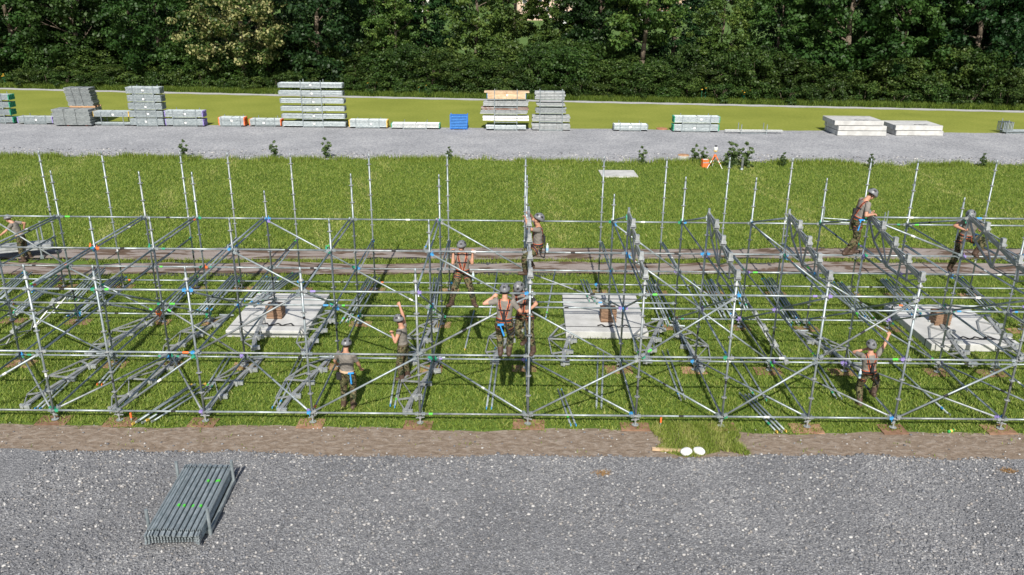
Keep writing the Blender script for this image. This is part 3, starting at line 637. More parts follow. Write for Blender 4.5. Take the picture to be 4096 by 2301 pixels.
for x, y, w in ((3.08, .0, 'at the corner of the grass patch'), (-9.22, -.02, 'at the loose tube bundle on the left')):
    o = empty('marking_peg', (x, y, 0), 0, 'grey peg with a bright orange top %s' % w, 'peg'); MB().bar((0, 0, 0), (.01, 0, .11), .025, .02).build('stake', ZINC, o); MB().bar((.01, 0, .11), (.012, 0, .24), .04, .03).build('top', ORANGE, o)
rg2 = np.random.default_rng(77)
for x, y, w in ((1.55, -1.98, 'left of the white sacks'), (10.2, -1.75, 'near the right edge')):
    px = rg2.normal(x, .09, 260); py = rg2.normal(y, .045, 260); o = blades('straw_tuft', px, py, .01, .06, .006, leafmat('straw', [(0, (.20, .10, .03)), (1, (.48, .30, .12))], .1), 3, .5, 1.6); del o['kind']
    tag(o, 'tuft of brown straw on the gravel %s' % w, 'straw')
# ================================================================== STORAGE ROW BEYOND THE ROAD
TUBEH = {}
def tube_h(L, m, r=.026):
    k = ('h', round(L, 2), m.name)
    if k not in TUBEH: TUBEH[k] = MB().tube((-L / 2, 0, 0), (L / 2, 0, 0), r, n=6).mesh('tube', m)
    return TUBEH[k]
def bundle_in(key, L, rows, cols, m, pitch):
    k = (key, round(L, 2), rows, cols)
    if k not in TUBEH:
        q = MB()
        for i in range(rows - 1):
            for j in range(1, cols): q.tube((-L / 2 + .02 * ((i * 7 + j * 3) % 5) / 5, j * pitch, i * pitch), (L / 2 - .03 * ((i * 3 + j * 5) % 7) / 7, j * pitch, i * pitch), .026, n=6)
        TUBEH[k] = q.mesh('inner_tubes', m)
    return TUBEH[k]
def ends_in(L, rows, cols, m, pitch):
    k = ('e', round(L, 2), rows, cols, m.name)
    if k not in TUBEH:
        q = MB()
        for i in range(rows):
            for j in range(cols):
                for e in (-1, 1):
                    w = .04 * ((i * 5 + j * 3) % 4) / 4
                    q.bar((e * (L / 2 - .035), j * pitch, i * pitch), (e * (L / 2 + .02 + w), j * pitch, i * pitch - .008), .058, .056)
        TUBEH[k] = q.mesh('coupler_ends', m)
    return TUBEH[k]
def rack(X0, X1, Y, z, h, label, dep=.85, inset=.19, extra=.06, base=True):
    o = empty('stacking_rack', ((X0 + X1) / 2, Y, z), 0, label, 'rack', 'steel stacking racks beyond the road'); w = (X1 - X0)
    for sx in (-1, 1):
        px = sx * w * (.5 - inset)
        for y in (-.03, dep):
            q = MB().tube((px, y, 0), (px, y, h + extra), .030, n=6); q.tube((px, y, -.01), (px, y, .07), .042, n=6); q.build('post', GALV, o)
        MB().bar((px, -.02, .07), (px, dep, .07), .05, .05).build('cross_beam', GALV, o)
    if base:
        for y in (-.03, dep): MB().bar((-w * (.5 - inset), y, .055), (w * (.5 - inset), y, .055), .03, .045).build('rail', GALV, o)
    return o
def tubes(X0, X1, Y, z, h, label, m=GALV, endm=None, dep=.82, tagw=True, strap=True, jit=.06):
    p = .066; rows = max(2, int(round(h / p))); cols = int(dep / p); L = X1 - X0
    o = empty('tube_bundle', ((X0 + X1) / 2 + RND.uniform(-jit, jit), Y, z), 0, label, 'tube bundle', 'tube bundles in the racks beyond the road')
    me = tube_h(L, m)
    for i in range(rows): link('tube', me, o, None, Matrix.Translation((RND.uniform(-.035, .035), RND.uniform(-.01, .0), .026 + i * p)))
    for j in range(1, cols): link('tube', me, o, None, Matrix.Translation((RND.uniform(-.035, .035), j * p, .026 + (rows - 1) * p + RND.uniform(-.006, .006))))
    t = link('inner_tubes', bundle_in(m.name, L, rows, cols, m, p), o, None, Matrix.Translation((0, 0, .026))); tag(t, kind='stuff')
    if endm: t = link('coupler_ends', ends_in(L, rows, cols, endm, p), o, None, Matrix.Translation((0, 0, .026))); tag(t, kind='stuff')
    H = rows * p
    if strap: MB().bar((0, -.032, .0), (.015, -.032, H), .004, .028, (0, 1, 0)).bar((.015, -.03, H + .003), (.03, dep * .9, H + .003), .028, .004).build('strap', BLACK, o)
    if tagw: MB().box((RND.uniform(-.05, .12) * L, -.040, H * RND.uniform(.35, .6)), (.15, .004, .13)).build('paper_tag', WHITE, o)
    return o
def decks(X0, X1, Y, z, h, label, m=DECK, dep=1.1, layers=None, jit=.05, strap=True, cat='deck pile', name='deck_pile', skew=0.0):
    o = empty(name, ((X0 + X1) / 2, Y, z), 0, label, cat, 'piles of scaffold decks beyond the road'); L = X1 - X0; n = layers or max(1, int(round(h / .075))); t = h / n
    rr = random.Random(int(X0 * 100))
    for i in range(n):
        q = MB(); d3 = dep / 3
        for k in range(3): q.box((0, (k + .5) * d3, t * .45), (L, d3 * .95, t * .72)); q.box((0, (k + .5) * d3, t * .84), (L * .985, d3 * .80, t * .06))
        q.build('deck', m, o, mw=Matrix.Translation((rr.uniform(-jit, jit) + skew * i, rr.uniform(-.02, .02), i * t)) @ Matrix.Rotation(rr.uniform(-.012, .012), 4, 'Z'))
    if strap:
        for e in (-.18, .14): MB().bar((e * L + skew, -.045, 0), (e * L + skew * n, -.045, h), .006, .03, (0, 1, 0)).bar((e * L + skew * n, -.04, h + .004), (e * L + skew * n, dep, h + .004), .03, .006).build('strap', BLACK, o)
    return o
LEV = ['lowest', 'second', 'third', 'fourth', 'fifth', 'sixth']
def tower(X0, X1, Y, n, lh, fill, where, m=GALV, endm=None, over=0.0, inset=.19):
    for k in range(n):
        lv = (LEV[k] if k < n - 1 else 'topmost') if n > 1 else ''
        rack(X0, X1, Y, k * lh, lh - .03, ('%s rack of the %s' % (lv, where)) if n > 1 else 'rack holding %s' % where, inset=inset, extra=.10 if k == n - 1 else 0)
        tubes(X0 - over, X1 + over, Y, k * lh + .10, lh * fill, ('tube bundle in the %s rack of the %s' % (lv, where)) if n > 1 else 'tube bundle in %s' % where, m, endm)
tower(-40.3, -37.55, 43.9, 4, .545, .70, 'green-ended four-high stack at the far left edge', GALV, GREEN)
tower(-37.05, -34.5, 43.75, 1, .62, .75, 'the low purple-ended rack left of the dark decks', GALV, PURPLE)
q = empty('timber_pallet', (-32.3, 43.3, .0), 0, 'red wooden bearers under the dark deck pile', 'bearer')
for dx in (-.75, .6): MB().box((dx, .4, .05), (.14, 1.2, .10)).build('bearer', noisy('red_wood', (.25, .05, .03), (.36, .09, .06), 5, .7), q)
decks(-34.0, -31.3, 42.95, .10, 1.12, 'tall pile of dark steel decks strapped together left of the five-high stack', DECK, 1.3, 14)
q = empty('wooden_pallet', (-32.2, 43.9, 1.24), 0, 'wooden pallet between the two dark deck piles', 'pallet')
for y in (.06, .5, .94): MB().box((0, y, .05), (1.9, .10, .10)).build('block_row', PALLETW, q)
for dx in (-.8, -.4, 0, .4, .8): MB().box((dx, .5, .111), (.14, 1.0, .02)).build('board', PALLETW, q)
decks(-33.2, -31.35, 43.9, 1.37, 1.28, 'upper pile of pale steel decks on a wooden pallet, leaning slightly', GALV_DULL, 1.0, 17, skew=-.012)
decks(-33.1, -31.3, 43.95, .02, 1.2, 'pile of decks standing behind the dark deck pile', DECK, 1.0, 15)
rack(-31.2, -28.6, 43.45, 0, .95, 'open rack with an empty lower half beside the five-high stack')
tubes(-31.25, -28.65, 43.45, .66, .40, 'yellow-ended tube bundle held up in the open rack', GALV, YELLOW, jit=0)
tubes(-31.2, -28.6, 43.45, .09, .13, 'few tubes at the bottom of the open rack', GALV, None, tagw=False, strap=False)
tower(-28.5, -26.1, 43.3, 5, .565, .80, 'five-high stack on the left', GALV, GALV_DARK)
tower(-25.9, -23.15, 43.35, 2, .60, .80, 'purple-ended two-high stack', GALV, PURPLE)
tower(-22.15, -20.3, 43.55, 1, .70, .85, 'the short orange-ended rack with plate sides', GALV, ORANGE, inset=.12)
tower(-19.9, -17.6, 43.7, 1, .62, .78, 'the orange-ended rack beside the six-high stack', GALV, ORANGE)
tower(-17.3, -13.0, 43.5, 6, .555, .62, 'tall six-high stack', GALV, GALV_DARK, .15, .33)
tower(-12.5, -9.75, 43.35, 1, .62, .80, 'the yellow-ended rack right of the six-high stack', GALV, YELLOW)
tower(-9.4, -5.9, 43.2, 1, .50, .60, 'the long low rack left of the blue crate', ZINC, GREEN, inset=.26)
# blue crate
bc = empty('steel_crate', (-4.42, 43.2, 0), 0, 'bright blue corrugated steel crate standing alone on the road edge', 'crate')
CB = plain('crate_blue', (.03, .16, .52), .4)
for sx in (-1, 1):
    for y in (0, .85): MB().bar((sx * .61, y, 0), (sx * .61, y, 1.08), .06, .06).build('corner_post', CB, bc)
q = MB()
for k in range(8): q.bar((-.6, -.015, .18 + k * .11), (.6, -.015, .18 + k * .11), .05, .06)
q.build('front_panel', [plain('crate_blue_light', (.07, .25, .62), .35)], bc); MB().box((0, .45, .57), (1.16, .78, .88)).build('body', CB, bc)
for z in (.10, 1.05): MB().bar((-.6, -.01, z), (.6, -.01, z), .05, .07).build('rim', CB, bc)
for sx in (-.4, .4): MB().box((sx, .42, .03), (.12, .8, .06)).build('skid', CB, bc)
# beam stack with pale timber on top
for k, (z, h) in enumerate(((0, .52), (.56, .50), (1.10, .48), (1.62, .50), (2.16, .62))): rack(-2.55, .6, 42.98, z, h, '%s rack of the stack with pale timber on top' % (LEV[k] if k < 4 else 'topmost'), inset=.24, extra=.1 if k == 4 else 0)
tubes(-2.4, .5, 42.98, .10, .28, 'tubes in the lowest rack of the stack with pale timber on top', GALV, tagw=False)
decks(-2.65, .7, 42.98, .70, .36, 'pale beams in the second rack of the stack with pale timber on top', WHITE, .8, 2, strap=False, jit=.02)
decks(-2.8, .6, 42.98, 1.20, .26, 'pale decks in the third rack of the timber-topped stack', DECKL, .8, 3, jit=.1)
decks(-2.75, .65, 42.98, 1.48, .20, 'rusty decks in the third rack of the timber-topped stack', RUSTY, .8, 2, jit=.1, strap=False)
decks(-2.6, .65, 42.98, 1.76, .36, 'pale green-edged decks in the fourth rack of the timber-topped stack', DECKL, .8, 4, jit=.04)
tb = empty('timber_planks', (-.93, 42.98, 2.28), 0, 'pale timber planks with blue tipped sides on top of the beam stack', 'planks')
for k in range(6): MB().box((RND.uniform(-.03, .03), .4, .04 + k * .085), (2.75 if k < 5 else 3.25, .8, .078)).build('plank', TIMBER, tb)
for sx in (-1, 1): MB().box((sx * 1.395, .4, .2), (.03, .82, .36)).build('end_paint', BLUE, tb)
MB().bar((0, -.02, 0), (0, -.02, .5), .006, .03, (0, 1, 0)).build('strap', BLACK, tb); MB().box((.05, -.02, .25), (.14, .006, .14)).build('paper_tag', WHITE, tb)
# deck stack
for k, (z, h) in enumerate(((0, .55), (.58, .56), (1.18, .50), (1.72, .40), (2.16, .64))): rack(1.0, 3.65, 43.07, z, h, '%s rack of the stack right of the pale timber' % (LEV[k] if k < 4 else 'topmost'), inset=.19, extra=.1 if k == 4 else 0)
for k, (a, b, z, h, mm, n) in enumerate(((.95, 3.75, .08, .44, DECKL, 4), (.98, 3.72, .66, .46, DECKL, 4), (1.2, 3.4, 1.27, .38, DECK, 5), (1.25, 3.3, 1.80, .18, DECKL, 2), (1.15, 3.3, 2.25, .56, DECKL, 5))):
    decks(a, b, 43.07, z, h, 'grey decks in the %s rack of the stack right of the pale timber' % (LEV[k] if k < 4 else 'topmost'), mm, .8, n, strap=k in (0, 1, 4))
tower(6.95, 9.4, 43.25, 1, .58, .72, 'the lone low rack left of the round wooden lid', GALV, GALV_DARK)
ld = empty('round_lid', (10.7, 44.4, .0), 0, 'round brown wooden lid lying flat by the meadow edge', 'lid'); MB().lathe([(.42, 0), (.42, .06), (.40, .07)], 20).build('disc', noisy('lid_wood', (.33, .14, .07), (.45, .22, .12), 5, .8), ld); MB().bar((-.3, .1, .075), (.3, .1, .075), .06, .02).build('batten', WOODB, ld)
tower(11.3, 14.6, 43.1, 2, .585, .78, 'green-ended two-high stack on the right', GALV, GREEN)
rk = rack(15.4, 18.7, 42.55, 0, .62, 'nearly empty rack with tall posts right of the green-ended stack', inset=.22)
for k in range(5): tag(link('long_tube', tube_h(4.2, ZINC), None, None, Matrix.Translation((17.05 + .03 * k, 42.5 + .16 * k, .17 + .05 * (k % 2)))), 'long tube lying across the nearly empty rack', 'tube', 'long tubes in the nearly empty rack')
for k in range(3): slab_thing(24.7 - .12 * k + .1 * (k == 1), 43.35 + .05 * k, 3.5, 2.6, (.0, .03, -.015)[k], '%s slab of the three-high concrete slab stack' % ('bottom', 'middle', 'top')[k], z=.02 + .36 * k, h=.32)
for k in range(2): slab_thing(29.0 - .1 * k, 43.6, 3.4, 2.5, .0, '%s slab of the two-high concrete slab stack' % ('bottom', 'top')[k], z=.02 + .38 * k, h=.34)
rack(35.6, 38.6, 43.7, 0, .95, 'rack of folded frames at the right edge of the picture', inset=.16)
fm = empty('frame_bundle', (37.1, 43.72, .12), 0, 'upright galvanised frames in the rack at the right edge', 'frames')
for k in range(7): MB().bar((-1.3 + k * .11, 0, .02), (-1.3 + k * .11, 0, .72), .05, .05).bar((-1.3 + k * .11, .8, .02), (-1.3 + k * .11, .8, .72), .05, .05).bar((-1.3 + k * .11, 0, .7), (-1.3 + k * .11, .8, .7), .05, .05).build('frame', GALV, fm)
tubes(35.9, 38.5, 43.72, .12, .14, 'tubes under the upright frames at the right edge', GALV, None, tagw=False, strap=False)
# ---- things on the grass verge
tp = empty('laser_level', (11.27, 30.0, 0), 0, 'orange and white tripod with a rotating laser level on the verge', 'laser level')
for k, a in enumerate((200, 340, 90)):
    d = Vector((math.cos(R(a)), math.sin(R(a)), 0)); top = Vector((0, 0, .72)) + d * .05; ft = d * .47
    q = MB().tube(top, top.lerp(ft, .35), .03, n=6, mi=1); q.tube(top.lerp(ft, .35), top.lerp(ft, .55), .026, n=6); q.tube(top.lerp(ft, .55), top.lerp(ft, .64), .027, n=6, mi=1); q.tube(top.lerp(ft, .64), ft, .022, n=6); q.build('leg', [WHITE, ORANGE], tp)
MB().lathe([(.06, .68), (.09, .70), (.09, .78), (.05, .80)], 12).build('tripod_head', ORANGE, tp); MB().tube((0, 0, .8), (0, 0, .98), .02).build('column', ZINC, tp)
MB().lathe([(.10, .98), (.11, 1.0), (.11, 1.04)], 14).build('base', YELLOW, tp); MB().lathe([(.10, 1.04), (.125, 1.10), (.125, 1.20), (.07, 1.23)], 14).build('housing', WHITE, tp); MB().lathe([(.03, 1.23), (.03, 1.30), (.09, 1.31), (.09, 1.325)], 12).build('rotor', BLACK, tp)
oc = empty('instrument_case', (10.78, 30.25, 0), .15, 'orange instrument case standing by the laser level tripod', 'case'); MB().box((0, 0, .20), (.36, .30, .40)).build('case_body', ORANGE, oc); MB().box((0, 0, .43), (.38, .32, .07)).build('lid', ORANGE, oc); MB().box((0, 0, .47), (.26, .2, .012)).build('label_plate', WHITE, oc); MB().bar((-.18, -.155, .3), (.18, -.155, .3), .012, .06).build('band', ZINC, oc)
mr_ = empty('manhole_ring', (9.95, 32.4, 0), 0, 'pale concrete shaft ring with a brown wooden lid by the road', 'manhole'); MB().lathe([(.36, 0), (.36, .26), (.34, .28)], 20).build('ring', CONC, mr_); MB().lathe([(.35, .285), (.35, .32), (.33, .33)], 20).build('lid', PALLETW, mr_); MB().bar((-.3, .1, .335), (.3, .06, .335), .08, .02).build('lid_board', WOODB, mr_)
pp = empty('standpipe', (12.78, 29.6, 0), 0, 'dark grey standpipe with a wide foot on the verge', 'standpipe'); MB().lathe([(.10, 0), (.12, .03), (.08, .10), (.07, .12)], 12).build('foot', GALV_DARK, pp); MB().lathe([(.065, .10), (.065, .66), (.075, .67), (.075, .74)], 12).build('pipe', noisy('dark_iron', (.10, .11, .11), (.18, .19, .19), 7, .6), pp)
sg = MB().box((0, 0, .05), (2.0, 1.65, .10)).build('concrete_plate', CONC, None, mw=Matrix.Translation((5.46, 28.05, -.03)) @ Matrix.Rotation(.02, 4, 'Z')); tag(sg, 'flat concrete plate sunk in the grass behind the scaffold', 'plate')
uf = empty('guard_frame', (14.6, 17.8, 0), R(-14), 'galvanised guard frame lying in the grass at the right behind the scaffold', 'frame')
for y in (0, .55): MB().tube((-1.3, y, .10), (1.3, y, .10), .022).build('rail', GALV, uf)
for x in (-1.3, 1.3):
    MB().tube((x, 0, .03), (x, 0, .75), .024).build('post', GALV, uf); MB().tube((x, .55, .03), (x, .55, .55), .024).build('post', GALV, uf); MB().tube((x, 0, .10), (x, .55, .10), .022).build('cross_rail', GALV, uf)
# ---- rack with decks beside the man at the left
rk = empty('transport_rack', (-18.9, 12.0, .03), R(22), 'loaded transport rack beside the soldier at the left edge', 'rack')
for sx in (-.95, .95):
    for sy in (-.42, .42): MB().tube((sx, sy, 0), (sx, sy, 1.22), .030).box((sx, sy, .06), (.12, .12, .12)).build('post', GALV, rk)
    MB().bar((sx, -.42, .25), (sx, .42, .25), .06, .06).build('cross_beam', GALV, rk)
for k in range(4):
    o = MB().box((0, 0, 0), (2.6, .34, .07)).box((0, 0, .04), (2.56, .26, .02)).build('steel_deck', DECKL, None, mw=Matrix.Translation((-18.9, 12.0, .03)) @ Matrix.Rotation(R(22), 4, 'Z') @ Matrix.Translation((RND.uniform(-.08, .08), -.2 + .4 * (k % 2), .36 + .09 * (k // 2) + .16 * 0)))
    tag(o, 'steel deck lying in the transport rack beside the soldier at the left edge', 'deck', 'decks in the transport rack')
# ================================================================== PEOPLE
def camo_mat():
    m, n, b = mat('camouflage_cloth', .9, 0, .2)
    tc = N(n, 'ShaderNodeTexCoord'); oi = N(n, 'ShaderNodeObjectInfo'); ad = N(n, 'ShaderNodeVectorMath', operation='ADD'); n.links.new(tc.outputs['Object'], ad.inputs[0]); n.links.new(oi.outputs['Random'], ad.inputs[1])
    n1 = N(n, 'ShaderNodeTexNoise', Scale=9.0, Detail=2.0, Distortion=1.2); n2 = N(n, 'ShaderNodeTexNoise', Scale=13.0, Detail=2.0, Distortion=1.5)
    mp = N(n, 'ShaderNodeMapping'); mp.inputs['Location'].default_value = (7, 3, 5); n.links.new(ad.outputs[0], mp.inputs[0])
    n.links.new(ad.outputs[0], n1.inputs['Vector']); n.links.new(mp.outputs[0], n2.inputs['Vector'])
    r1 = ramp(n, [(0, (.045, .055, .028)), (.44, (.12, .115, .055)), (.53, (.165, .135, .078)), (.60, (.085, .05, .032))], 'CONSTANT'); r2 = ramp(n, [(0, (1, 1, 1)), (.56, (.16, .15, .15))], 'CONSTANT')
    n.links.new(n1.outputs[0], r1.inputs[0]); n.links.new(n2.outputs[0], r2.inputs[0])
    mx = N(n, 'ShaderNodeMix', data_type='RGBA', blend_type='MULTIPLY'); mx.inputs[0].default_value = 1.0; n.links.new(r1.outputs[0], mx.inputs[6]); n.links.new(r2.outputs[0], mx.inputs[7]); n.links.new(mx.outputs[2], b.inputs['Base Color'])
    n3 = N(n, 'ShaderNodeTexNoise', Scale=14.0, Detail=3.0); n.links.new(tc.outputs['Object'], n3.inputs['Vector']); bp = N(n, 'ShaderNodeBump', Strength=.5, Distance=.03); n.links.new(n3.outputs[0], bp.inputs['Height']); n.links.new(bp.outputs[0], b.inputs['Normal'])
    return m
CAMO = camo_mat()
SHIRT = noisy('grey_olive_cotton', (.17, .155, .135), (.225, .205, .18), 7.0, .9, 0, .5, rand=.05)
SKIN = noisy('skin', (.44, .225, .145), (.54, .29, .195), 8.0, .55, spec=.4)
BOOT = noisy('brown_leather', (.055, .032, .022), (.10, .062, .042), 9.0, .6)
HELM = noisy('helmet_grey', (.145, .15, .16), (.19, .195, .205), 4.0, .38); HELMV = plain('helmet_vent', (.02, .02, .022), .6)
HORANGE = plain('harness_orange', (.62, .14, .05), .7); HAIR = plain('brown_hair', (.07, .04, .022), .8); GLASS = plain('sunglasses_black', (.012, .012, .014), .15)
HBLUE = plain('hammer_blue', (.04, .30, .72), .4); BELT = plain('tan_leather', (.55, .38, .25), .7); BOTTLE = plain('bottle_plastic', (.55, .66, .70), .15)
def ik(a, c, l1, l2, pole):
    a, c = Vector(a), Vector(c); d = c - a; L = d.length
    if L > (l1 + l2) * .995: c = a + d * ((l1 + l2) * .995 / L); d = c - a; L = d.length
    x = (l1 * l1 - l2 * l2 + L * L) / (2 * L); h = math.sqrt(max(0, l1 * l1 - x * x)); u = d / L; p = Vector(pole); p = (p - u * p.dot(u))
    p = p.normalized() if p.length > 1e-4 else Vector((0, 0, 1))
    return a + u * x + p * h, c
def sweep(bm, pts, radii, right, n=12):
    """closed tube with elliptic rings; radii (w,d); right = lateral axis"""
    rings = []
    for i, p in enumerate(pts):
        t = (Vector(pts[min(i + 1, len(pts) - 1)]) - Vector(pts[max(i - 1, 0)])).normalized(); r = Vector(right); r = (r - t * r.dot(t)).normalized(); f = t.cross(r)
        rings.append([bm.verts.new(Vector(p) + r * (radii[i][0] * math.cos(2 * math.pi * k / n)) + f * (radii[i][1] * math.sin(2 * math.pi * k / n))) for k in range(n)])
    for a, b in zip(rings, rings[1:]):
        for k in range(n): bm.faces.new((a[k], a[(k + 1) % n], b[(k + 1) % n], b[k]))
    for rg_, s in ((rings[0], -1), (rings[-1], 1)):
        c = bm.verts.new(sum((v.co for v in rg_), Vector()) / n)
        for k in range(n): bm.faces.new((rg_[k], rg_[(k + 1) % n], c) if s > 0 else (rg_[(k + 1) % n], rg_[k], c))
def ball(bm, c, rad, ax):
    r = bmesh.ops.create_icosphere(bm, subdivisions=2, radius=1.0)
    M3 = Matrix(ax).transposed()
    for v in r['verts']: v.co = Vector(c) + M3 @ Vector((v.co.x * rad[0], v.co.y * rad[1], v.co.z * rad[2]))
def limb_end(bm, p, r): ball(bm, p, (r, r, r), ((1, 0, 0), (0, 1, 0), (0, 0, 1)))
def person(label, pel, neck, head, facing, ank, wri, look=None, knee_pole=None, elbow_pole=None, toes=None, harness=True, sleeves=.55, glasses=False, strap=True, belt=False, hand_axis=(1, 0, 0), group='soldiers in grey T-shirts and camouflage trousers', scale=1.0):
    pel, neck, head = Vector(pel), Vector(neck), Vector(head); fw = Vector((math.cos(R(facing)), math.sin(R(facing)), 0)); rt = Vector((fw.y, -fw.x, 0))
    up = (neck - pel).normalized(); fwd = (fw - up * fw.dot(up)).normalized(); rtt = fwd.cross(up).normalized()
    # torso length normalised to a plausible height
    tl = (neck - pel).length; hv = (head - neck); neck = pel + up * .535; hv = hv.normalized() if hv.length > .03 else up
    if hv.dot(up) < .5: hv = (hv + up).normalized()
    head = neck + hv * .172
    lk = Vector(look).normalized() if look else fwd; hr = lk.cross(hv).normalized(); hu = hr.cross(lk).normalized()
    org = Vector((pel.x, pel.y, min(a[2] for a in ank) - .085))
    root = empty('person', org, 0, label, 'person', group)
    bm = bmesh.new(); seg = []
    W_ = lambda p, a, b=0, c=0: p + rtt * a + fwd * b + up * c
    sp = [W_(pel, 0, 0, -.10), W_(pel, 0, -.005, 0), W_(pel, 0, .0, .14), W_(pel, 0, .005, .29), W_(pel, 0, -.005, .415), W_(pel, 0, -.01, .48), W_(pel, 0, -.005, .535)]
    sweep(bm, sp, [(.135, .10), (.168, .125), (.150, .108), (.172, .122), (.180, .115), (.135, .085), (.06, .06)], rtt, 16)
    seg += [(sp[0], sp[1], .13, 'pelvis'), (sp[1], sp[2], .13, 'abdomen'), (sp[2], sp[5], .14, 'chest')]
    nk = head - hu * .10
    sweep(bm, [neck - up * .05, neck, nk, head - hu * .06], [(.085, .075), (.066, .066), (.060, .062), (.055, .06)], rtt, 12); seg.append((neck, nk, .055, 'neck'))
    ball(bm, head + hu * .035, (.076, .098, .105), (hr, lk, hu)); ball(bm, head + lk * .028 - hu * .058, (.055, .068, .058), (hr, lk, hu)); ball(bm, head + lk * .098 - hu * .012, (.014, .020, .024), (hr, lk, hu))
    for s in (-1, 1): ball(bm, head + hr * s * .076 - hu * .004, (.014, .022, .032), (hr, lk, hu))
    seg.append((head - hu * .06, head + hu * .07, .09, 'head'))
    wri_out = []
    idx_r = 0
    for i, s in enumerate((-1, 1)):                       # 0 = left, 1 = right
        if i == 1: idx_r = len(seg)
        hip = W_(pel, s * .095, 0, -.06); an = Vector(ank[i]); kp = Vector(knee_pole[i]) if knee_pole else fw + rt * s * .15
        kn, an = ik(hip, an, .415, .405, kp)
        sweep(bm, [hip + up * .05, hip.lerp(kn, .3), hip.lerp(kn, .7), kn, kn.lerp(an, .3), kn.lerp(an, .75), an], [(.098, .105), (.098, .10), (.082, .085), (.073, .076), (.072, .078), (.062, .064), (.055, .06)], rtt, 12)
        sd_ = (an - kn).normalized(); tf = Vector(toes[i]).normalized() if toes else fw
        sweep(bm, [kn.lerp(an, .60), an, an + sd_ * .05], [(.060, .062), (.054, .058), (.05, .056)], rtt, 12)
        tr_ = tf.cross(Vector((0, 0, 1))).normalized(); base = an - Vector((0, 0, .05))
        sweep(bm, [base - tf * .085, base - tf * .06, base + tf * .04, base + tf * .13, base + tf * .185], [(.030, .03), (.042, .045), (.046, .043), (.048, .033), (.035, .022)], tr_, 12)
        seg += [(hip, kn, .09, 'thigh'), (kn, kn.lerp(an, .62), .075, 'shin'), (kn.lerp(an, .66), an, .058, 'boot'), (base - tf * .07, base + tf * .18, .045, 'boot')]
        sh = W_(pel, s * .175, -.01, .465); wr = Vector(wri[i]); ep = Vector(elbow_pole[i]) if elbow_pole else rt * s * .6 - fw * .6 - Vector((0, 0, .5))
        el, wr = ik(sh, wr, .28, .255, ep)
        sweep(bm, [sh - rtt * s * .03 + up * .02, sh, sh.lerp(el, .35), sh.lerp(el, .75), el], [(.06, .062), (.062, .064), (.052, .054), (.045, .046), (.041, .042)], fwd, 12)
        sweep(bm, [el, el.lerp(wr, .25), el.lerp(wr, .7), wr], [(.041, .041), (.044, .042), (.034, .032), (.029, .025)], fwd, 12); limb_end(bm, el, .041)
        seg += [(sh - rtt * s * .02, sh.lerp(el, sleeves), .056, 'sleeve'), (sh.lerp(el, sleeves + .08), el, .045, 'arm'), (el, wr, .036, 'arm')]
        # hand: flattened palm, four fingers of different length curled, thumb from the side
        hd = (wr - el).normalized(); ga = Vector(hand_axis); ga = (ga - hd * ga.dot(hd)); ga = ga.normalized() if ga.length > .1 else rtt; pn = hd.cross(ga).normalized()
        if pn.dot(fw) < 0: pn = -pn
        kc = wr + hd * .085
        sweep(bm, [wr - hd * .01, wr + hd * .03, kc], [(.028, .022), (.038, .018), (.041, .016)], ga, 10)
        for q, ln in zip((-.031, -.0105, .0105, .031), (.060, .070, .074, .064)):
            b0 = kc + ga * q - hd * .012; b1 = b0 + (hd * .75 + pn * .65) * ln * .55; b2 = b1 + (hd * -.15 + pn * .98) * ln * .45; b3 = b2 + (-hd * .8 + pn * .5) * ln * .35
            sweep(bm, [b0, b1, b2, b3], [(.0115, .0115), (.011, .011), (.010, .010), (.0085, .0085)], ga, 8)
        t0 = wr + hd * .03 + ga * (-s) * .032; t1 = t0 + (hd * .6 - ga * s * .6 + pn * .5).normalized() * .045; t2 = t1 + (hd * .6 + pn * .8).normalized() * .035
        sweep(bm, [t0 + ga * s * .012, t0, t1, t2], [(.014, .014), (.014, .014), (.0125, .0125), (.010, .010)], pn, 8)
        seg.append((wr, kc + hd * .05, .03, 'arm')); wri_out.append(wr)
    bmesh.ops.recalc_face_normals(bm, faces=bm.faces[:])
    for v in bm.verts: v.co -= org
    me = bpy.data.meshes.new('body'); bm.to_mesh(me); bm.free()
    ob = bpy.data.objects.new('tmp', me); COL.objects.link(ob)
    md = ob.modifiers.new('r', 'REMESH'); md.mode = 'VOXEL'; md.voxel_size = .0105; sm = ob.modifiers.new('s', 'SMOOTH'); sm.factor = .5; sm.iterations = 2
    dg = bpy.context.evaluated_depsgraph_get(); ev = ob.evaluated_get(dg); bme = bpy.data.meshes.new_from_object(ev); bpy.data.objects.remove(ob); bpy.data.meshes.remove(me)
    bme.name = 'body'; bme.materials.clear(); bme.materials.append(SKIN); bme.polygons.foreach_set('use_smooth', [True] * len(bme.polygons))
    link('body', bme, root)
    nv = len(bme.vertices); co = np.empty(nv * 3, np.float32); bme.vertices.foreach_get('co', co); co = co.reshape(-1, 3) + np.array(org)
    no = np.empty(nv * 3, np.float32); bme.vertices.foreach_get('normal', no); no = no.reshape(-1, 3)
    quads = np.array([p.vertices[:] for p in bme.polygons if len(p.vertices) == 4]); fc = co[quads].mean(1)
    best = np.full(len(fc), 1e9); reg = np.zeros(len(fc), int); tt = np.zeros(len(fc)); names = [s_[3] for s_ in seg]
    for i, (a, b, r, nm) in enumerate(seg):
        a, b = np.array(a), np.array(b); d = b - a; t = np.clip((fc - a) @ d / max(1e-9, d @ d), 0, 1); dist = np.linalg.norm(fc - (a + t[:, None] * d), axis=1) - r
        k = dist < best; best[k] = dist[k]; reg[k] = i; tt[k] = t[k]
    rn = np.array(names)[reg]
    la = (fc - np.array(pel)) @ np.array(rtt); hh = (fc - np.array(pel)) @ np.array(up); ff = (fc - np.array(pel)) @ np.array(fwd)
    torso = np.isin(rn, ['pelvis', 'abdomen', 'chest'])
    nzn = (fc - np.array(org))
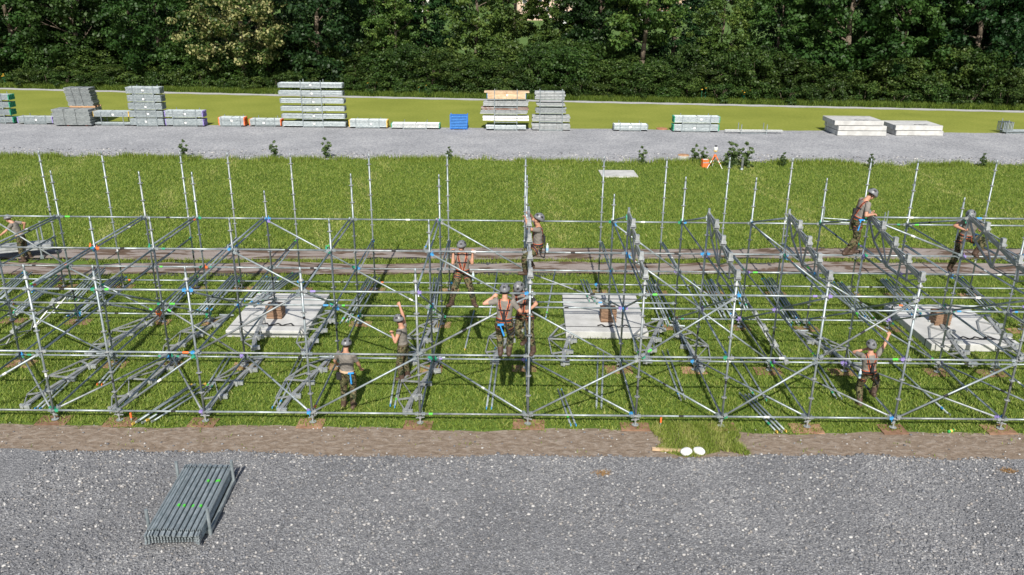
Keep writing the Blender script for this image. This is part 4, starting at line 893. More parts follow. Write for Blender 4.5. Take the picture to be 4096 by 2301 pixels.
    def shell(name, mask, off, mtl, wob=0.0):
        if mask.sum() < 4: return None
        q = quads[mask]; u, inv = np.unique(q, return_inverse=True); o_ = np.full(len(u), off)
        p = co[u] - np.array(org)
        if wob: o_ = o_ + wob * np.sin(p[:, 2] * 46 + p[:, 0] * 21 + 3 * np.sin(p[:, 1] * 19)) * np.sin(p[:, 0] * 31 + p[:, 2] * 17)
        v = p + no[u] * o_[:, None]
        # thickness: outer skin plus an inner rim
        f = inv.reshape(-1, 4); me = mesh_np(name, v, f, mtl, smooth=True); return link(name, me, root)
    shell('trousers', (np.isin(rn, ['thigh', 'shin', 'pelvis']) | ((rn == 'abdomen') & (hh < .055))), .010, CAMO, .006)
    shell('t_shirt', ((rn == 'chest') & (hh < .50)) | (rn == 'sleeve') | ((rn == 'abdomen') & (hh > .035)), .011, SHIRT, .004)
    shell('boot', (rn == 'boot') & (reg < idx_r), .010, BOOT); shell('boot', (rn == 'boot') & (reg >= idx_r), .010, BOOT)
    hd_ = rn == 'head'; hz = (fc - np.array(head)) @ np.array(hu); hf = (fc - np.array(head)) @ np.array(lk)
    shell('hair', hd_ & (hf < .035) & (hz > -.045 + hf * .5), .006, HAIR)
    if harness:
        sp_ = torso & (hh > .03) & (hh < .515)
        ctr = .055 + .045 * np.clip((hh - .25) / .2, -1, 1)
        if strap:
            shell('harness_strap', sp_ & (abs(abs(la) - ctr) < .024), .019, HORANGE); shell('harness_padding', sp_ & (abs(abs(la) - ctr) < .013), .022, BLACK)
            shell('chest_strap', torso & (abs(hh - (.30 if True else 0)) < .018) & (abs(la) < .12), .020, BLACK)
        shell('harness_belt', torso & (abs(hh - .055) < .042), .021, HORANGE); shell('belt_padding', torso & (abs(hh - .055) < .030), .026, BLACK)
        shell('leg_loop', (rn == 'thigh') & (tt > .16) & (tt < .27), .022, BLACK); shell('leg_loop_edge', (rn == 'thigh') & (tt > .145) & (tt < .285), .019, HORANGE)
    if belt: shell('belt', torso & (abs(hh - .05) < .028), .020, BELT if belt == 1 else plain('dark_belt', (.10, .08, .05)))
    # helmet
    q = MB(); nu, nvv = 20, 9; c = head + hu * .045 - org; vs = []
    for j in range(nvv + 1):
        ph = (math.pi * .5) * (1 - j / nvv) if j < nvv else 0
        for i in range(nu):
            th = 2 * math.pi * i / nu; drop = .0
            ph2 = -.12 + (math.pi / 2 + .12) * (1 - j / nvv)
            rr = math.cos(ph2); zz = math.sin(ph2); ba = -math.cos(th)
            vs.append(c + hr * (math.sin(th) * rr * .108) + lk * (math.cos(th) * rr * .132 - .006) + hu * (zz * .112 - (.030 * max(0, ba) + .012) * (1 - zz) * 1.0))
    fs = []; ms = []
    for j in range(nvv):
        for i in range(nu):
            fs.append((j * nu + i, (j + 1) * nu + i, (j + 1) * nu + (i + 1) % nu, j * nu + (i + 1) % nu)); ms.append(1 if (j in (4, 5) and i % 4 in (1, 2)) or (j == 2 and i % 5 == 0) else 0)
    hm = bpy.data.meshes.new('helmet'); hm.from_pydata(vs, [], fs)
    hm.materials.append(HELM); hm.materials.append(HELMV); hm.polygons.foreach_set('material_index', ms); hm.polygons.foreach_set('use_smooth', [True] * len(fs)); hm.update()
    ho = link('helmet', hm, root); so = ho.modifiers.new('t', 'SOLIDIFY'); so.thickness = .012; so.offset = -1
    MB().path([c + hr * .09 - hu * .01, c + hr * .085 + lk * .01 - hu * .09, c + lk * .075 - hu * .155, c - hr * .085 + lk * .01 - hu * .09, c - hr * .09 - hu * .01], .006, 5).build('chin_strap', BLACK, root)
    e = head - org
    if glasses:
        q = MB()
        for s in (-1, 1): q.box(e + hr * s * .033 + lk * .098 + hu * .022, (.052, .012, .036), Matrix((hr, lk, hu)).transposed()); q.bar(e + hr * s * .06 + lk * .09 + hu * .025, e + hr * s * .078 - lk * .01 + hu * .022, .006, .012)
        q.build('sunglasses', GLASS, root)
    else:
        q = MB()
        for s in (-1, 1): q.box(e + hr * s * .032 + lk * .094 + hu * .020, (.022, .008, .010), Matrix((hr, lk, hu)).transposed())
        q.build('eyes', GLASS, root)
    q = MB(); q.box(e + lk * .094 - hu * .056, (.038, .010, .008), Matrix((hr, lk, hu)).transposed()); q.build('mouth', plain('lips', (.36, .14, .11)), root)
    return dict(root=root, pel=pel, rt=rtt, fw=fwd, up=up, wr=wri_out, org=org)
def hammer(at, d, side, label):
    at, d, side = Vector(at), Vector(d).normalized(), Vector(side).normalized()
    o = empty('scaffold_hammer', at, 0, label, 'hammer', 'blue scaffold hammers'); z = Vector((0, 0, 0))
    MB().tube(z, d * .27, .016).tube(d * .12, d * .28, .021).build('handle', HBLUE, o); MB().bar(side * -.05, side * .085, .032, .036).build('hammer_head', HBLUE, o)
def water(at, label):
    o = empty('water_bottle', at, 0, label, 'bottle', 'clear water bottles on belts'); MB().lathe([(.03, -.11), (.034, -.10), (.034, .03), (.028, .07), (.012, .10), (.012, .115)], 12).build('body', BOTTLE, o, True); MB().lathe([(.0352, -.055), (.0352, .01)], 12).build('label_sleeve', plain('bottle_blue', (.25, .45, .65)), o); MB().lathe([(.015, .105), (.015, .13)], 10).build('cap', WHITE, o)
def lanyard(p, side, label):
    r, f, u, c = p['rt'], p['fw'], p['up'], p['pel']; o = empty('safety_lanyard', p['org'], 0, label, 'lanyard', 'black safety lanyards'); g = c - p['org']
    pts = [g - f * .15 + u * .33, g - f * .17 + u * .12 + r * .03 * side, g - f * .19 - u * .10 + r * .08 * side, g - f * .16 - u * .26 + r * .16 * side, g - f * .08 - u * .20 + r * .24 * side, g - f * .02 - u * .02 + r * .22 * side]
    MB().path(pts, .016, 6).build('rope', BLACK, o); MB().box(g - f * .165 + u * .18, (.06, .06, .16)).build('shock_pack', BLACK, o)
    MB().bar(pts[5], pts[5] - u * .10, .03, .015).build('karabiner', GALV_DARK, o)
D3 = Vector
# 1 left edge, bending over the transport rack
p = person('soldier at the left edge leaning over the transport rack, without harness', (-18.42, 11.8, .96), (-18.60, 11.78, 1.50), (-18.76, 11.78, 1.68), 185, [(-18.35, 11.62, .09), (-18.30, 11.98, .09)], [(-18.96, 11.45, 1.02), (-18.42, 12.12, 1.12)], look=(-.9, -.15, -.35), harness=False, belt=1, elbow_pole=[(.4, -.3, -.6), (.9, .3, .3)], hand_axis=(0, 1, 0))
# 2 sunglasses, hanging on to the ledger, facing the camera
p = person('soldier with sunglasses standing on a ledger and gripping the bar before his chest', (-1.68, 3.20, 2.66), (-1.68, 3.20, 3.20), (-1.70, 3.16, 3.40), 272, [(-1.38, 3.04, 1.88), (-1.97, 3.04, 1.88)], [(-1.41, 3.05, 3.22), (-1.90, 3.05, 3.22)], look=(-.55, -.8, -.1), glasses=True, elbow_pole=[(.10, -.5, -1), (-.10, -.5, -1)], toes=[(.5, -.85, 0), (-.6, -.8, 0)])
water((-1.40, 3.06, 2.60), 'clear water bottle at the belt of the soldier with sunglasses')
# 3 climbing at the middle post
p = person('bearded soldier sitting on a ledger and working on the girder at the middle post', (.24, 2.92, 3.47), (.24, 2.92, 4.03), (.25, 2.9, 4.22), 182, [(-.06, 2.72, 2.86), (.10, 3.22, 2.88)], [(-.07, 2.72, 4.22), (.03, 3.10, 4.26)], look=(-.85, -.1, .35), glasses=True, knee_pole=[(-.7, -.5, .5), (-1, .5, .4)], elbow_pole=[(-.5, -.6, -.7), (-.4, .7, .4)], hand_axis=(0, 1, 0))
water((.48, 2.84, 3.44), 'clear water bottle hanging behind the climbing bearded soldier'); lanyard(p, -1, 'black safety lanyard on the back of the bearded climbing soldier')
# 4 back to camera at the middle post
p4 = person('soldier seen from behind with a blue hammer, left of the middle post', (-.56, -.10, 2.66), (-.55, -.10, 3.28), (-.55, -.06, 3.48), 85, [(-.64, .02, 1.88), (-.45, .02, 1.88)], [(-.80, -.06, 3.22), (-.27, .12, 2.86)], look=(.1, 1, -.15), elbow_pole=[(-.6, -.5, -1), (.6, -.5, -.5)])
hammer(p4['pel'] - p4['rt'] * .08 - p4['fw'] * .17 - D3((0, 0, .02)), (.35, 0, -1), (1, 0, .1), 'blue hammer on the soldier at the middle post'); lanyard(p4, 1, 'black safety lanyard on the back of the soldier at the middle post')
# 5 facing camera behind the middle post
p = person('soldier facing the camera behind the middle post, looking down at his belt', (-.10, .42, 2.66), (-.19, .34, 3.20), (-.26, .22, 3.36), 250, [(.10, .10, 1.88), (-.10, .45, 1.98)], [(-.02, .16, 2.82), (-.24, .16, 2.82)], look=(-.45, -.7, -.65))
# 6 arm raised
p = person('soldier in profile with one arm raised to a ledger, dark belt', (-3.17, 2.32, .96), (-3.20, 2.32, 1.52), (-3.26, 2.32, 1.72), 165, [(-3.22, 2.22, .09), (-3.10, 2.45, .09)], [(-3.42, 2.2, 1.34), (-3.26, 2.62, 1.95)], look=(-.85, .45, -.35), harness=False, belt=2, sleeves=.12, elbow_pole=[(-.2, -.6, -1), (1, .1, .5)])
# 7 back to camera with tan belt
p7 = person('soldier with his back to the camera, tan belt and hammer, standing on the front grass', (-4.30, .78, .96), (-4.29, .74, 1.52), (-4.27, .78, 1.72), 80, [(-4.44, .80, .09), (-4.20, .72, .09)], [(-4.60, 1.05, 1.02), (-3.98, 1.0, .86)], look=(.2, 1, -.4), harness=False, belt=1, elbow_pole=[(-.8, -.5, -.2), (.7, -.5, -.2)])
hammer(p7['pel'] + p7['rt'] * .13 - p7['fw'] * .14 + D3((0, 0, .05)), (.05, 0, -1), (1, 0, .1), 'blue hammer on the tan belt of the soldier at the front')
MB_o = empty('tool_pouch', p7['pel'] - p7['rt'] * .17 - p7['fw'] * .12 - D3((0, 0, .07)), .3, 'black tool pouch on the tan belt of the soldier at the front', 'pouch'); MB().box((0, 0, 0), (.11, .07, .17)).build('bag', BLACK, MB_o); MB().box((0, -.037, .05), (.115, .012, .07)).build('flap', BLACK, MB_o)
# 8 right, reaching up
p8 = person('soldier with his back to the camera reaching up with his right arm, one knee bent', (8.27, 1.15, .90), (8.22, 1.12, 1.46), (8.21, 1.14, 1.66), 92, [(8.17, 1.12, .09), (8.42, 1.02, .42)], [(8.17, 1.34, 1.42), (8.68, 1.32, 1.80)], look=(0, 1, .1), knee_pole=[(0, 1, 0), (.5, .8, .2)], elbow_pole=[(-1, -.2, -.4), (.5, -.2, -.8)])
lanyard(p8, 1, 'black safety lanyard on the back of the soldier reaching up'); water(p8['pel'] - p8['rt'] * .23 - p8['fw'] * .05, 'clear water bottle at the left hip of the soldier reaching up')
# 9 on the ledger, profile to the right
p9 = person('soldier standing on a high ledger in profile, looking down at a girder clamp', (8.22, 3.02, 4.21), (8.36, 3.0, 4.71), (8.50, 3.0, 4.88), 5, [(8.30, 3.16, 3.38), (8.06, 3.0, 3.38)], [(8.55, 3.12, 4.38), (8.52, 2.84, 4.40)], look=(.75, -.1, -.65), elbow_pole=[(-.5, .5, -.7), (-.7, -.5, -.5)], hand_axis=(0, 1, 0))
hammer(p9['pel'] + p9['rt'] * .19 + D3((0, 0, .06)), (-.12, 0, -1), (1, -.1, .1), 'blue hammer on the hip of the soldier standing on the high ledger'); lanyard(p9, 1, 'black safety lanyard on the back of the soldier on the high ledger')
# 10 right edge, astride
p = person('soldier near the right edge astride the bars, face hidden by his helmet', (11.22, 3.35, 3.70), (11.22, 3.22, 4.26), (11.06, 3.08, 4.40), 262, [(11.37, 3.06, 3.36), (11.00, 3.40, 2.86)], [(11.38, 3.02, 3.96), (10.94, 3.02, 3.98)], look=(-.35, -.6, -.75), belt=1, strap=False, knee_pole=[(.6, -.8, .3), (-.1, -1, 0)], elbow_pole=[(1, .2, -.3), (-1, .0, -.5)])
hammer(p['pel'] - p['rt'] * .2 + p['fw'] * .05 + D3((0, 0, .08)), (.05, 0, -1), (1, 0, .1), 'blue hammer at the belt of the soldier near the right edge')
# ================================================================== TREES AND SHRUBS
M_BARK = noisy('bark', (.07, .055, .04), (.19, .15, .11), 6.0, .95, 0, .6, 6)
LEAF = {
 'maple': leafmat('maple_leaves', [(0, (.014, .040, .008)), (.5, (.032, .084, .016)), (1, (.068, .138, .030))], .28, .5, .22),
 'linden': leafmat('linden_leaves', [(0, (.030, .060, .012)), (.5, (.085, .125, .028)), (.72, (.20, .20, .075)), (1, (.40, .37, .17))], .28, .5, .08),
 'ash': leafmat('ash_leaves', [(0, (.030, .066, .012)), (.5, (.075, .135, .026)), (1, (.15, .205, .045))], .32, .5, .2),
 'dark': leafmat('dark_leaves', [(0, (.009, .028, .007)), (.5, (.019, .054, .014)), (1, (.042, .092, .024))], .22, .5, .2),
 'shrub': leafmat('shrub_leaves', [(0, (.018, .042, .009)), (.5, (.044, .088, .017)), (1, (.100, .150, .032))], .30, .5, .28)}
def leaf_mesh(name, clumps, leaves, size, mtl, seed, droop=.2, up=.5, tintf=None):
    rg = np.random.default_rng(seed); cl = np.asarray(clumps); nC = len(cl); idx = np.repeat(np.arange(nC), leaves)
    n = len(idx); d = rg.normal(0, 1, (n, 3)); d /= np.linalg.norm(d, axis=1)[:, None]; rr = rg.random(n) ** .45
    off = d * (rr * cl[idx, 3])[:, None]; off[:, 2] *= .62; c = cl[idx, :3] + off
    nrm = d * .8 + rg.normal(0, .55, (n, 3)); nrm[:, 2] += up; nrm[:, 1] -= .15; nrm /= np.linalg.norm(nrm, axis=1)[:, None]
    t = rg.normal(0, 1, (n, 3)); t[:, 2] -= droop; t -= nrm * (t * nrm).sum(1)[:, None]; t /= np.linalg.norm(t, axis=1)[:, None]; b = np.cross(nrm, t)
    s = size * rg.uniform(.6, 1.35, n); w = s * rg.uniform(.30, .46, n)
    v = np.stack([c - t * s[:, None] * .5, c + b * w[:, None] - t * s[:, None] * .05, c + t * s[:, None] * .55 + nrm * (s * -.06)[:, None], c - b * w[:, None] - t * s[:, None] * .05], 1).reshape(-1, 3)
    f = np.arange(n * 4).reshape(-1, 4); ct = rg.normal(.5, .16, nC)[idx]; tint = np.clip(ct + rg.normal(0, .16, n), 0, 1)
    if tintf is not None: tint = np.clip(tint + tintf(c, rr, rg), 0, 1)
    return mesh_np(name, v, f, mtl, np.repeat(tint, 4))
def crown_clumps(rg, n, rx, z0, z1, shape=.5, rmin=.45, rmax=.95, hollow=.35):
    out = []
    while len(out) < n:
        z = rg.random(); a = rg.uniform(0, 6.283); prof = math.sin(math.pi * min(1, (z * (1 - shape * .4) + .12))) ** .55
        r = (hollow + (1 - hollow) * rg.random() ** .5) * rx * prof * (1 + .22 * math.sin(3 * a + 5 * z) + .15 * math.sin(7 * a + 11 * z))
        out.append((r * math.cos(a), r * math.sin(a), z0 + (z1 - z0) * z + rg.normal(0, .15), rg.uniform(rmin, rmax)))
    return np.array(out)
def trunk_mesh(name, h, r0, seed, fork=None, limbs=7, spread=2.5, lean=.25, z_first=3.0):
    rr = random.Random(seed); q = MB(); pts = []; x = y = 0.0
    nseg_ = 9
    for i in range(nseg_ + 1):
        t = i / nseg_; pts.append(Vector((x, y, h * t))); x += rr.uniform(-1, 1) * lean * .5; y += rr.uniform(-1, 1) * lean * .5
    rad = [r0 * (1.35 if i == 0 else 1) * (1 - .75 * i / nseg_) for i in range(nseg_ + 1)]
    q.path(pts, rad, 9)
    for k in range(limbs):
        zt = z_first + (h * .85 - z_first) * k / max(1, limbs - 1); i = min(nseg_ - 1, int(zt / h * nseg_)); p = pts[i].lerp(pts[i + 1], zt / h * nseg_ - i); a = rr.uniform(0, 6.28); L = spread * rr.uniform(.6, 1.1); rl = r0 * .34 * (1 - .5 * zt / h)
        d = Vector((math.cos(a), math.sin(a), rr.uniform(.3, .9))); pp = [p]; 
        for j in range(4): pp.append(pp[-1] + d.normalized() * L / 4); d += Vector((rr.uniform(-.4, .4), rr.uniform(-.4, .4), rr.uniform(-.1, .45)))
        q.path(pp, [rl, rl * .8, rl * .6, rl * .4, rl * .15], 6)
        for j in (2, 3):
            e = pp[j] + Vector((rr.uniform(-1, 1), rr.uniform(-1, 1), rr.uniform(.0, .8))) * L * .35; q.path([pp[j], pp[j].lerp(e, .5) + Vector((0, 0, .1)), e], [rl * .4, rl * .25, rl * .08], 5)
    return q.mesh(name, M_BARK, smooth=True)
rgT = np.random.default_rng(42)
CR = {}; TK = {}
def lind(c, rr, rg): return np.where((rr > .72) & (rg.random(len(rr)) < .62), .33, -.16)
for i in range(2):
    CR['maple%d' % i] = leaf_mesh('crown', crown_clumps(rgT, 230, 5.2, 2.2, 14.5, .5, .55, 1.1), 105, .30, LEAF['maple'], 100 + i); TK['maple%d' % i] = trunk_mesh('trunk', 12, .34, 200 + i, None, 9, 3.4)
    CR['ash%d' % i] = leaf_mesh('crown', crown_clumps(rgT, 170, 3.6, 4.2, 15, .3, .45, .95, .25), 80, .27, LEAF['ash'], 110 + i, .5); TK['ash%d' % i] = trunk_mesh('trunk', 13, .26, 210 + i, None, 8, 2.6, .35, 4.2)
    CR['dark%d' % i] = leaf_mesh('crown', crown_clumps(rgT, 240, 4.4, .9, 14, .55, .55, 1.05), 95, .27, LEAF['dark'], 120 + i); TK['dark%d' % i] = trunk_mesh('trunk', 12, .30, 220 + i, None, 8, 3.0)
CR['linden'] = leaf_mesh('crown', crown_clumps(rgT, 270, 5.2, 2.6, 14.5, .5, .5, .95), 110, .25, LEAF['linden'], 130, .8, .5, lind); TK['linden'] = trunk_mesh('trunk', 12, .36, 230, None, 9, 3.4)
for i in range(3): CR['shrub%d' % i] = leaf_mesh('foliage', crown_clumps(rgT, 110, 2.1, .1, 4.3, .9, .4, .85, .2), 85, .20, LEAF['shrub'], 140 + i, .3)
for i in range(2): CR['low%d' % i] = leaf_mesh('foliage', crown_clumps(rgT, 46, 1.35, .0, 1.9, 1.0, .3, .6, .1), 75, .16, LEAF['shrub'], 150 + i, .2)
def stems(seed, h, n):
    rr = random.Random(seed); q = MB()
    for k in range(n):
        a = rr.uniform(0, 6.28); d = Vector((math.cos(a) * .35, math.sin(a) * .35, 1)); p = [Vector((math.cos(a) * .15, math.sin(a) * .15, 0))]
        for j in range(4): p.append(p[-1] + d * h / 4 + Vector((rr.uniform(-.1, .1), rr.uniform(-.1, .1), 0)))
        q.path(p, [.05, .04, .03, .02, .01], 5)
    return q.mesh('stems', M_BARK)
STEM = stems(5, 3.4, 6); STEML = stems(6, 1.5, 5)
def tree(kind, x, y, s, rz, label, group, sz=None, name='tree'):
    o = empty(name, (x, y, -.05), rz, label, 'tree', group); o.scale = (s, s, sz or s)
    link('trunk', TK[kind], o); link('crown', CR[kind], o); return o
hedge = lambda x: path_c(x) + 3.2
near = [  # kind, x, dy behind hedge line, scale, rotation, label
 ('maple0', -53.0, 2.5, 1.05, .3, 'broad green maple at the far left edge'), ('maple1', -46.5, 3.5, 1.0, 1.9, 'maple with a visible leaning trunk at the left'), ('dark0', -43.5, 10, 1.0, 2.9, 'dark tree behind the left maples'),
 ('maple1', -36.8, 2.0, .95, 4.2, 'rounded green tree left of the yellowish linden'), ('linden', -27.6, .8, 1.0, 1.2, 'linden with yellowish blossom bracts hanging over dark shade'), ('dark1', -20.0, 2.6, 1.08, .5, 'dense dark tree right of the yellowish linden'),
 ('ash0', -12.8, 4.5, .80, 2.2, 'bushy pale tree left of centre behind the tall stack'), ('ash1', -4.2, 7.0, 1.0, .4, 'slender tree with a forked trunk above the blue crate'), ('ash0', -.6, 14, .9, 3.3, 'thin young tree right of the forked slender tree'),
 ('ash1', 4.2, 11.5, 1.05, 4.6, 'mossy trunked tree above the pale timber stack'), ('dark0', 8.3, 9.5, .95, 1.1, 'dark tree between the mossy trunk and the thick trunk'), ('ash0', 12.4, 4.4, 1.15, .9, 'tall tree with a thick bare trunk right of centre'),
 ('ash1', 20.0, 4.0, .78, 2.7, 'low bushy tree under the red-brown building'), ('maple0', 25.6, 4.6, .72, 3.9, 'small maple left of the big maple'), ('maple1', 31.6, 3.4, 1.12, .8, 'big maple over the concrete slabs'),
 ('maple0', 37.2, 5.4, 1.05, 2.4, 'second big maple right of the slabs'), ('dark1', 43.4, 4.2, 1.15, 3.0, 'dark tree near the right edge'), ('dark0', 49.5, 5.0, 1.2, 5.0, 'darkest tree at the far right edge'), ('dark1', -60, 4, 1.1, .7, 'dark tree cut off by the left edge')]
for kd, x, dy, s, rz, lab in near: tree(kd, x, hedge(x) + dy, s, rz, lab, 'trees behind the footpath')
bk = 0
for x in (-64, -57, -50, -33.5, -27.5, -22, -16.5, -11, 9.0, 16.5, 29, 34.5, 40, 46, 52, 57):
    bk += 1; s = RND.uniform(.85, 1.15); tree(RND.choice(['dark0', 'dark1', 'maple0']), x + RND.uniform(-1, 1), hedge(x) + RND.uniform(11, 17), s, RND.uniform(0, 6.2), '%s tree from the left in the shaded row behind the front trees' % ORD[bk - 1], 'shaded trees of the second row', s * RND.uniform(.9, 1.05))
def shrub(kind, x, y, s, sz, label, group):
    o = empty('shrub', (x, y, -.03), RND.uniform(0, 6.28), label, 'shrub', group); o.scale = (s, s, sz)
    link('stems', STEM if kind.startswith('shrub') else STEML, o); link('foliage', CR[kind], o); return o
def nth(k): return ORD[k - 1] if k <= len(ORD) else '%dth' % k
k = 0; x = -62.0
while x < 58:
    k += 1; tall = 1.0 + .25 * math.sin(x * .35) + .12 * math.sin(x * 1.1)
    if -45 < x < -38: tall *= .95
    if -12 < x < -6: tall *= 1.05
    shrub('shrub%d' % (k % 3), x, hedge(x) + 1.2 + RND.uniform(-.6, .8), RND.uniform(.8, 1.15), RND.uniform(.55, 1.0) * tall, '%s tall shrub from the left along the front of the wood' % nth(k), 'tall shrubs along the front of the wood'); x += RND.uniform(2.0, 3.0)
k = 0; x = -60.0
while x < 56:
    k += 1; shrub('low%d' % (k % 2), x, hedge(x) - .9 + RND.uniform(-.5, .6), RND.uniform(.7, 1.2), RND.uniform(.6, 1.1), '%s low leafy bush from the left beside the footpath verge' % nth(k), 'low bushes beside the footpath verge'); x += RND.uniform(1.7, 3.2)
k = 0; x = -62.0
while x < 60:
    k += 1; shrub('shrub%d' % (k % 3), x, hedge(x) + 5.5 + RND.uniform(-1, 1.5), RND.uniform(1.0, 1.4), RND.uniform(.7, 1.15), '%s shaded shrub from the left deeper in the wood' % nth(k), 'shaded shrubs deeper in the wood'); x += RND.uniform(2.8, 4.0)
# weeds by the road
WEED = leaf_mesh('leaves', crown_clumps(np.random.default_rng(3), 26, .22, .05, .85, .6, .07, .16, .1), 22, .10, leafmat('weed_leaves', [(0, (.05, .09, .03)), (1, (.13, .19, .06))], .3), 88, .3); WST = MB().path([(0, 0, 0), (.02, 0, .4), (.0, .03, .8), (.03, .02, 1.0)], [.012, .01, .007, .004], 5).mesh('stalk', plain('weed_stalk', (.12, .16, .06)))
for x, y, s, lab in ((7.3, 31.2, 1.0, 'dark leafy dock plant by the road above the sunken plate'), (10.5, 31.9, 1.0, 'weed right of the manhole ring'), (10.95, 31.5, .9, 'weed between the manhole ring and the tripod'), (12.3, 30.4, 1.4, 'tall feathery weed left of the standpipe'), (13.3, 30.5, 1.4, 'tall feathery weed right of the standpipe'), (12.8, 31.0, 1.2, 'bushy weed behind the standpipe'), (15.5, 30.8, .8, 'dark weed on the verge right of the standpipe'), (-20.2, 31.7, 1.0, 'yellow-topped weed on the left road verge'), (-14.8, 31.8, 1.0, 'weed on the road verge above the fourth tall post'), (-11.6, 31.9, 1.2, 'white-topped weed left of the fifth tall post'), (-4.2, 31.6, .8, 'small weed on the verge left of centre'), (20.6, 30.6, .8, 'pale weed on the right road verge'), (27.5, 31.2, .8, 'weed on the verge near the right edge')):
    o = empty('weed_plant', (x, y, 0), x, lab, 'weed', 'weeds along the road verge'); o.scale = (s, s, s); link('stalk', WST, o); link('leaves', WEED, o)
FL = MB().lathe([(.01, 0), (.09, .05), (.05, .10)], 6).mesh('blossom', plain('yellow_blossom', (.75, .42, .03)))
for x, n_, lab in ((-53, 3, 'at the left edge'), (-14.0, 4, 'right of the tall stack'), (-9.5, 2, 'above the blue crate'), (21.5, 6, 'below the small maple'), (17.6, 2, 'right of the thick trunk')):
    o = empty('flower_clump', (x, path_c(x) + 2.0, 0), 0, 'clump of yellow flowers at the hedge foot %s' % lab, 'flowers'); rr = random.Random(int(x))
    for j in range(n_): 
        p = Vector((rr.uniform(-.8, .8), rr.uniform(-.2, .2), rr.uniform(.7, 1.2))); b_ = MB().tube((p.x, p.y, 0), p, .01, n=4).build('stalk', GREEN, o); link('blossom', FL, o, None, Matrix.Translation(p))
# ================================================================== FAR BUILDINGS
PLAS = {'beige': noisy('beige_plaster', (.50, .37, .25), (.56, .42, .29), 1.0, .9), 'pink': noisy('pink_plaster', (.58, .42, .33), (.64, .47, .38), 1.0, .9), 'white': noisy('white_plaster', (.70, .68, .64), (.76, .74, .70), 1.0, .9), 'brown': noisy('brown_wood_wall', (.20, .11, .075), (.28, .16, .11), 2.0, .9)}
ROOF = noisy('roof_tiles', (.12, .075, .06), (.19, .125, .10), 3.0, .8); PANE = plain('window_pane', (.05, .06, .07), .1); FRAME = plain('window_frame', (.7, .7, .68))
def house(x, y, w, d, h, rz, wall, label, floors=2, nwin=4):
    o = empty('house', (x, y, 0), rz, label, 'house', 'houses beyond the wood')
    q = MB(); q.box((0, d / 2, h / 2), (w, d, h)); rh = w * .28
    q.add([(-w / 2, 0, h), (w / 2, 0, h), (0, 0, h + rh), (-w / 2, d, h), (w / 2, d, h), (0, d, h + rh)], [(0, 1, 2), (5, 4, 3)]); q.build('wall', PLAS[wall], o)
    q = MB()
    for s in (-1, 1):
        n_ = Vector((s * rh, 0, w / 2)).normalized() * .25; a = Vector((s * (w / 2 + .8), -.8, h - .8 * 2 * rh / w)); b = Vector((0, -.8, h + rh)); e = Vector((0, d + 1.6, 0)); vs = [a, b, b + e, a + e]; vs += [v + Vector((0, 0, .3)) for v in vs]
        q.add(vs, [(0, 1, 2, 3), (7, 6, 5, 4), (0, 4, 5, 1), (1, 5, 6, 2), (2, 6, 7, 3), (3, 7, 4, 0)])
    rf = q.build('roof', ROOF, o); MB().box((w * .2, d * .4, h + rh * .9), (.9, .9, 2.0)).build('chimney', PLAS['white'], rf)
    for fl in range(floors):
        for i in range(nwin):
            cx = (i + .5) / nwin * w * .86 - w * .43; cz = (fl + .55) * h / floors
            wd = MB().box((cx, -.04, cz), (1.5, .12, 1.6)).build('window', FRAME, o); MB().box((cx, -.11, cz), (1.25, .04, 1.35)).build('pane', PANE, wd)
    MB().box((w * .46, -.05, 1.1), (1.1, .12, 2.2)).build('door', PLAS['brown'], o)
house(74.0, 385, 17, 14, 7.0, .12, 'beige', 'beige house with a shallow brown roof behind the wood, right of centre', 2, 3)
house(48.5, 300, 16, 12, 5.5, -.08, 'brown', 'red-brown timber building with parked cars in front, behind the wood', 1, 5)
house(9.0, 300, 17, 12, 8.0, .10, 'pink', 'pinkish house glimpsed through the leaves above the timber stack', 3, 5)
house(21.0, 330, 12, 12, 8.0, -.2, 'pink', 'second pinkish house right of the mossy trunk', 2, 4)
house(-51, 420, 14, 12, 9, .2, 'white', 'white house at the top edge left of centre', 3, 4)
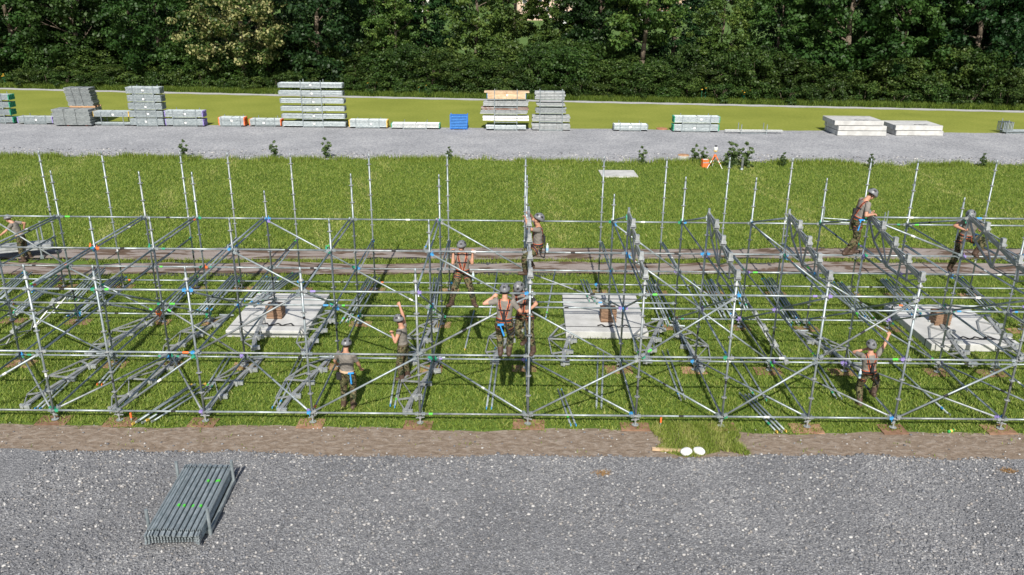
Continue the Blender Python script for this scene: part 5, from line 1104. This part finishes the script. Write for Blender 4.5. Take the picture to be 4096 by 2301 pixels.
CARP = {'white': plain('car_white', (.72, .72, .72), .25), 'grey': plain('car_grey', (.3, .32, .34), .25)}
def car(x, y, rz, c, label):
    o = empty('parked_car', (x, y, 0), rz, label, 'car', 'cars parked beyond the wood'); bm_ = MB()
    pr = [(-2.1, .35), (-2.15, .75), (-1.5, .92), (-.9, 1.42), (.9, 1.45), (1.6, .95), (2.1, .85), (2.15, .35)]; n_ = len(pr); vs = [(a, -.85, b) for a, b in pr] + [(a, .85, b) for a, b in pr]
    bm_.add(vs, [tuple(range(n_)), tuple(range(2 * n_ - 1, n_ - 1, -1))] + [(i, i + n_, (i + 1) % n_ + n_, (i + 1) % n_) for i in range(n_)]); bm_.build('body', CARP[c], o)
    MB().box((0, 0, 1.18), (1.9, 1.74, .34)).build('windows', PANE, o)
    for sx in (-1.35, 1.35):
        for sy in (-.8, .8): MB().tube((sx, sy - .1, .33), (sx, sy + .1, .33), .33, n=12).build('wheel', BLACK, o)
car(43.0, 285, .1, 'white', 'white car parked in front of the red-brown building'); car(49.5, 286, .2, 'white', 'second white car in front of the red-brown building'); car(54.5, 287, .0, 'grey', 'grey car at the right end of the red-brown building'); car(-30, 350, .1, 'grey', 'grey car driving past the far meadow'); car(14, 250, .3, 'white', 'white car under the pinkish houses')
lp = empty('lamp_post', (-38, 250, 0), 0, 'pale lamp post at the top edge left of centre', 'lamp post'); MB().tube((0, 0, 0), (0, 0, 9), .12, .08).build('mast', ZINC, lp); MB().bar((0, 0, 9), (1.2, 0, 9.2), .1, .1).build('arm', ZINC, lp)
k = 0
for x in range(-190, 200, 13):
    k += 1; tree(RND.choice(['dark0', 'maple0', 'dark1']), x + RND.uniform(-4, 4), 455 + RND.uniform(-15, 40), RND.uniform(1.0, 1.6), RND.uniform(0, 6), '%s tree from the left in the far tree line across the meadow' % nth(k), 'trees of the far tree line')
for i, (x, y) in enumerate(((-72, 170), (-66, 178), (-79, 186))): tree('maple%d' % (i % 2), x, y, .8, i * 2.0, '%s young orchard tree seen through the gap at the top left' % ORD[i], 'orchard trees at the top left')
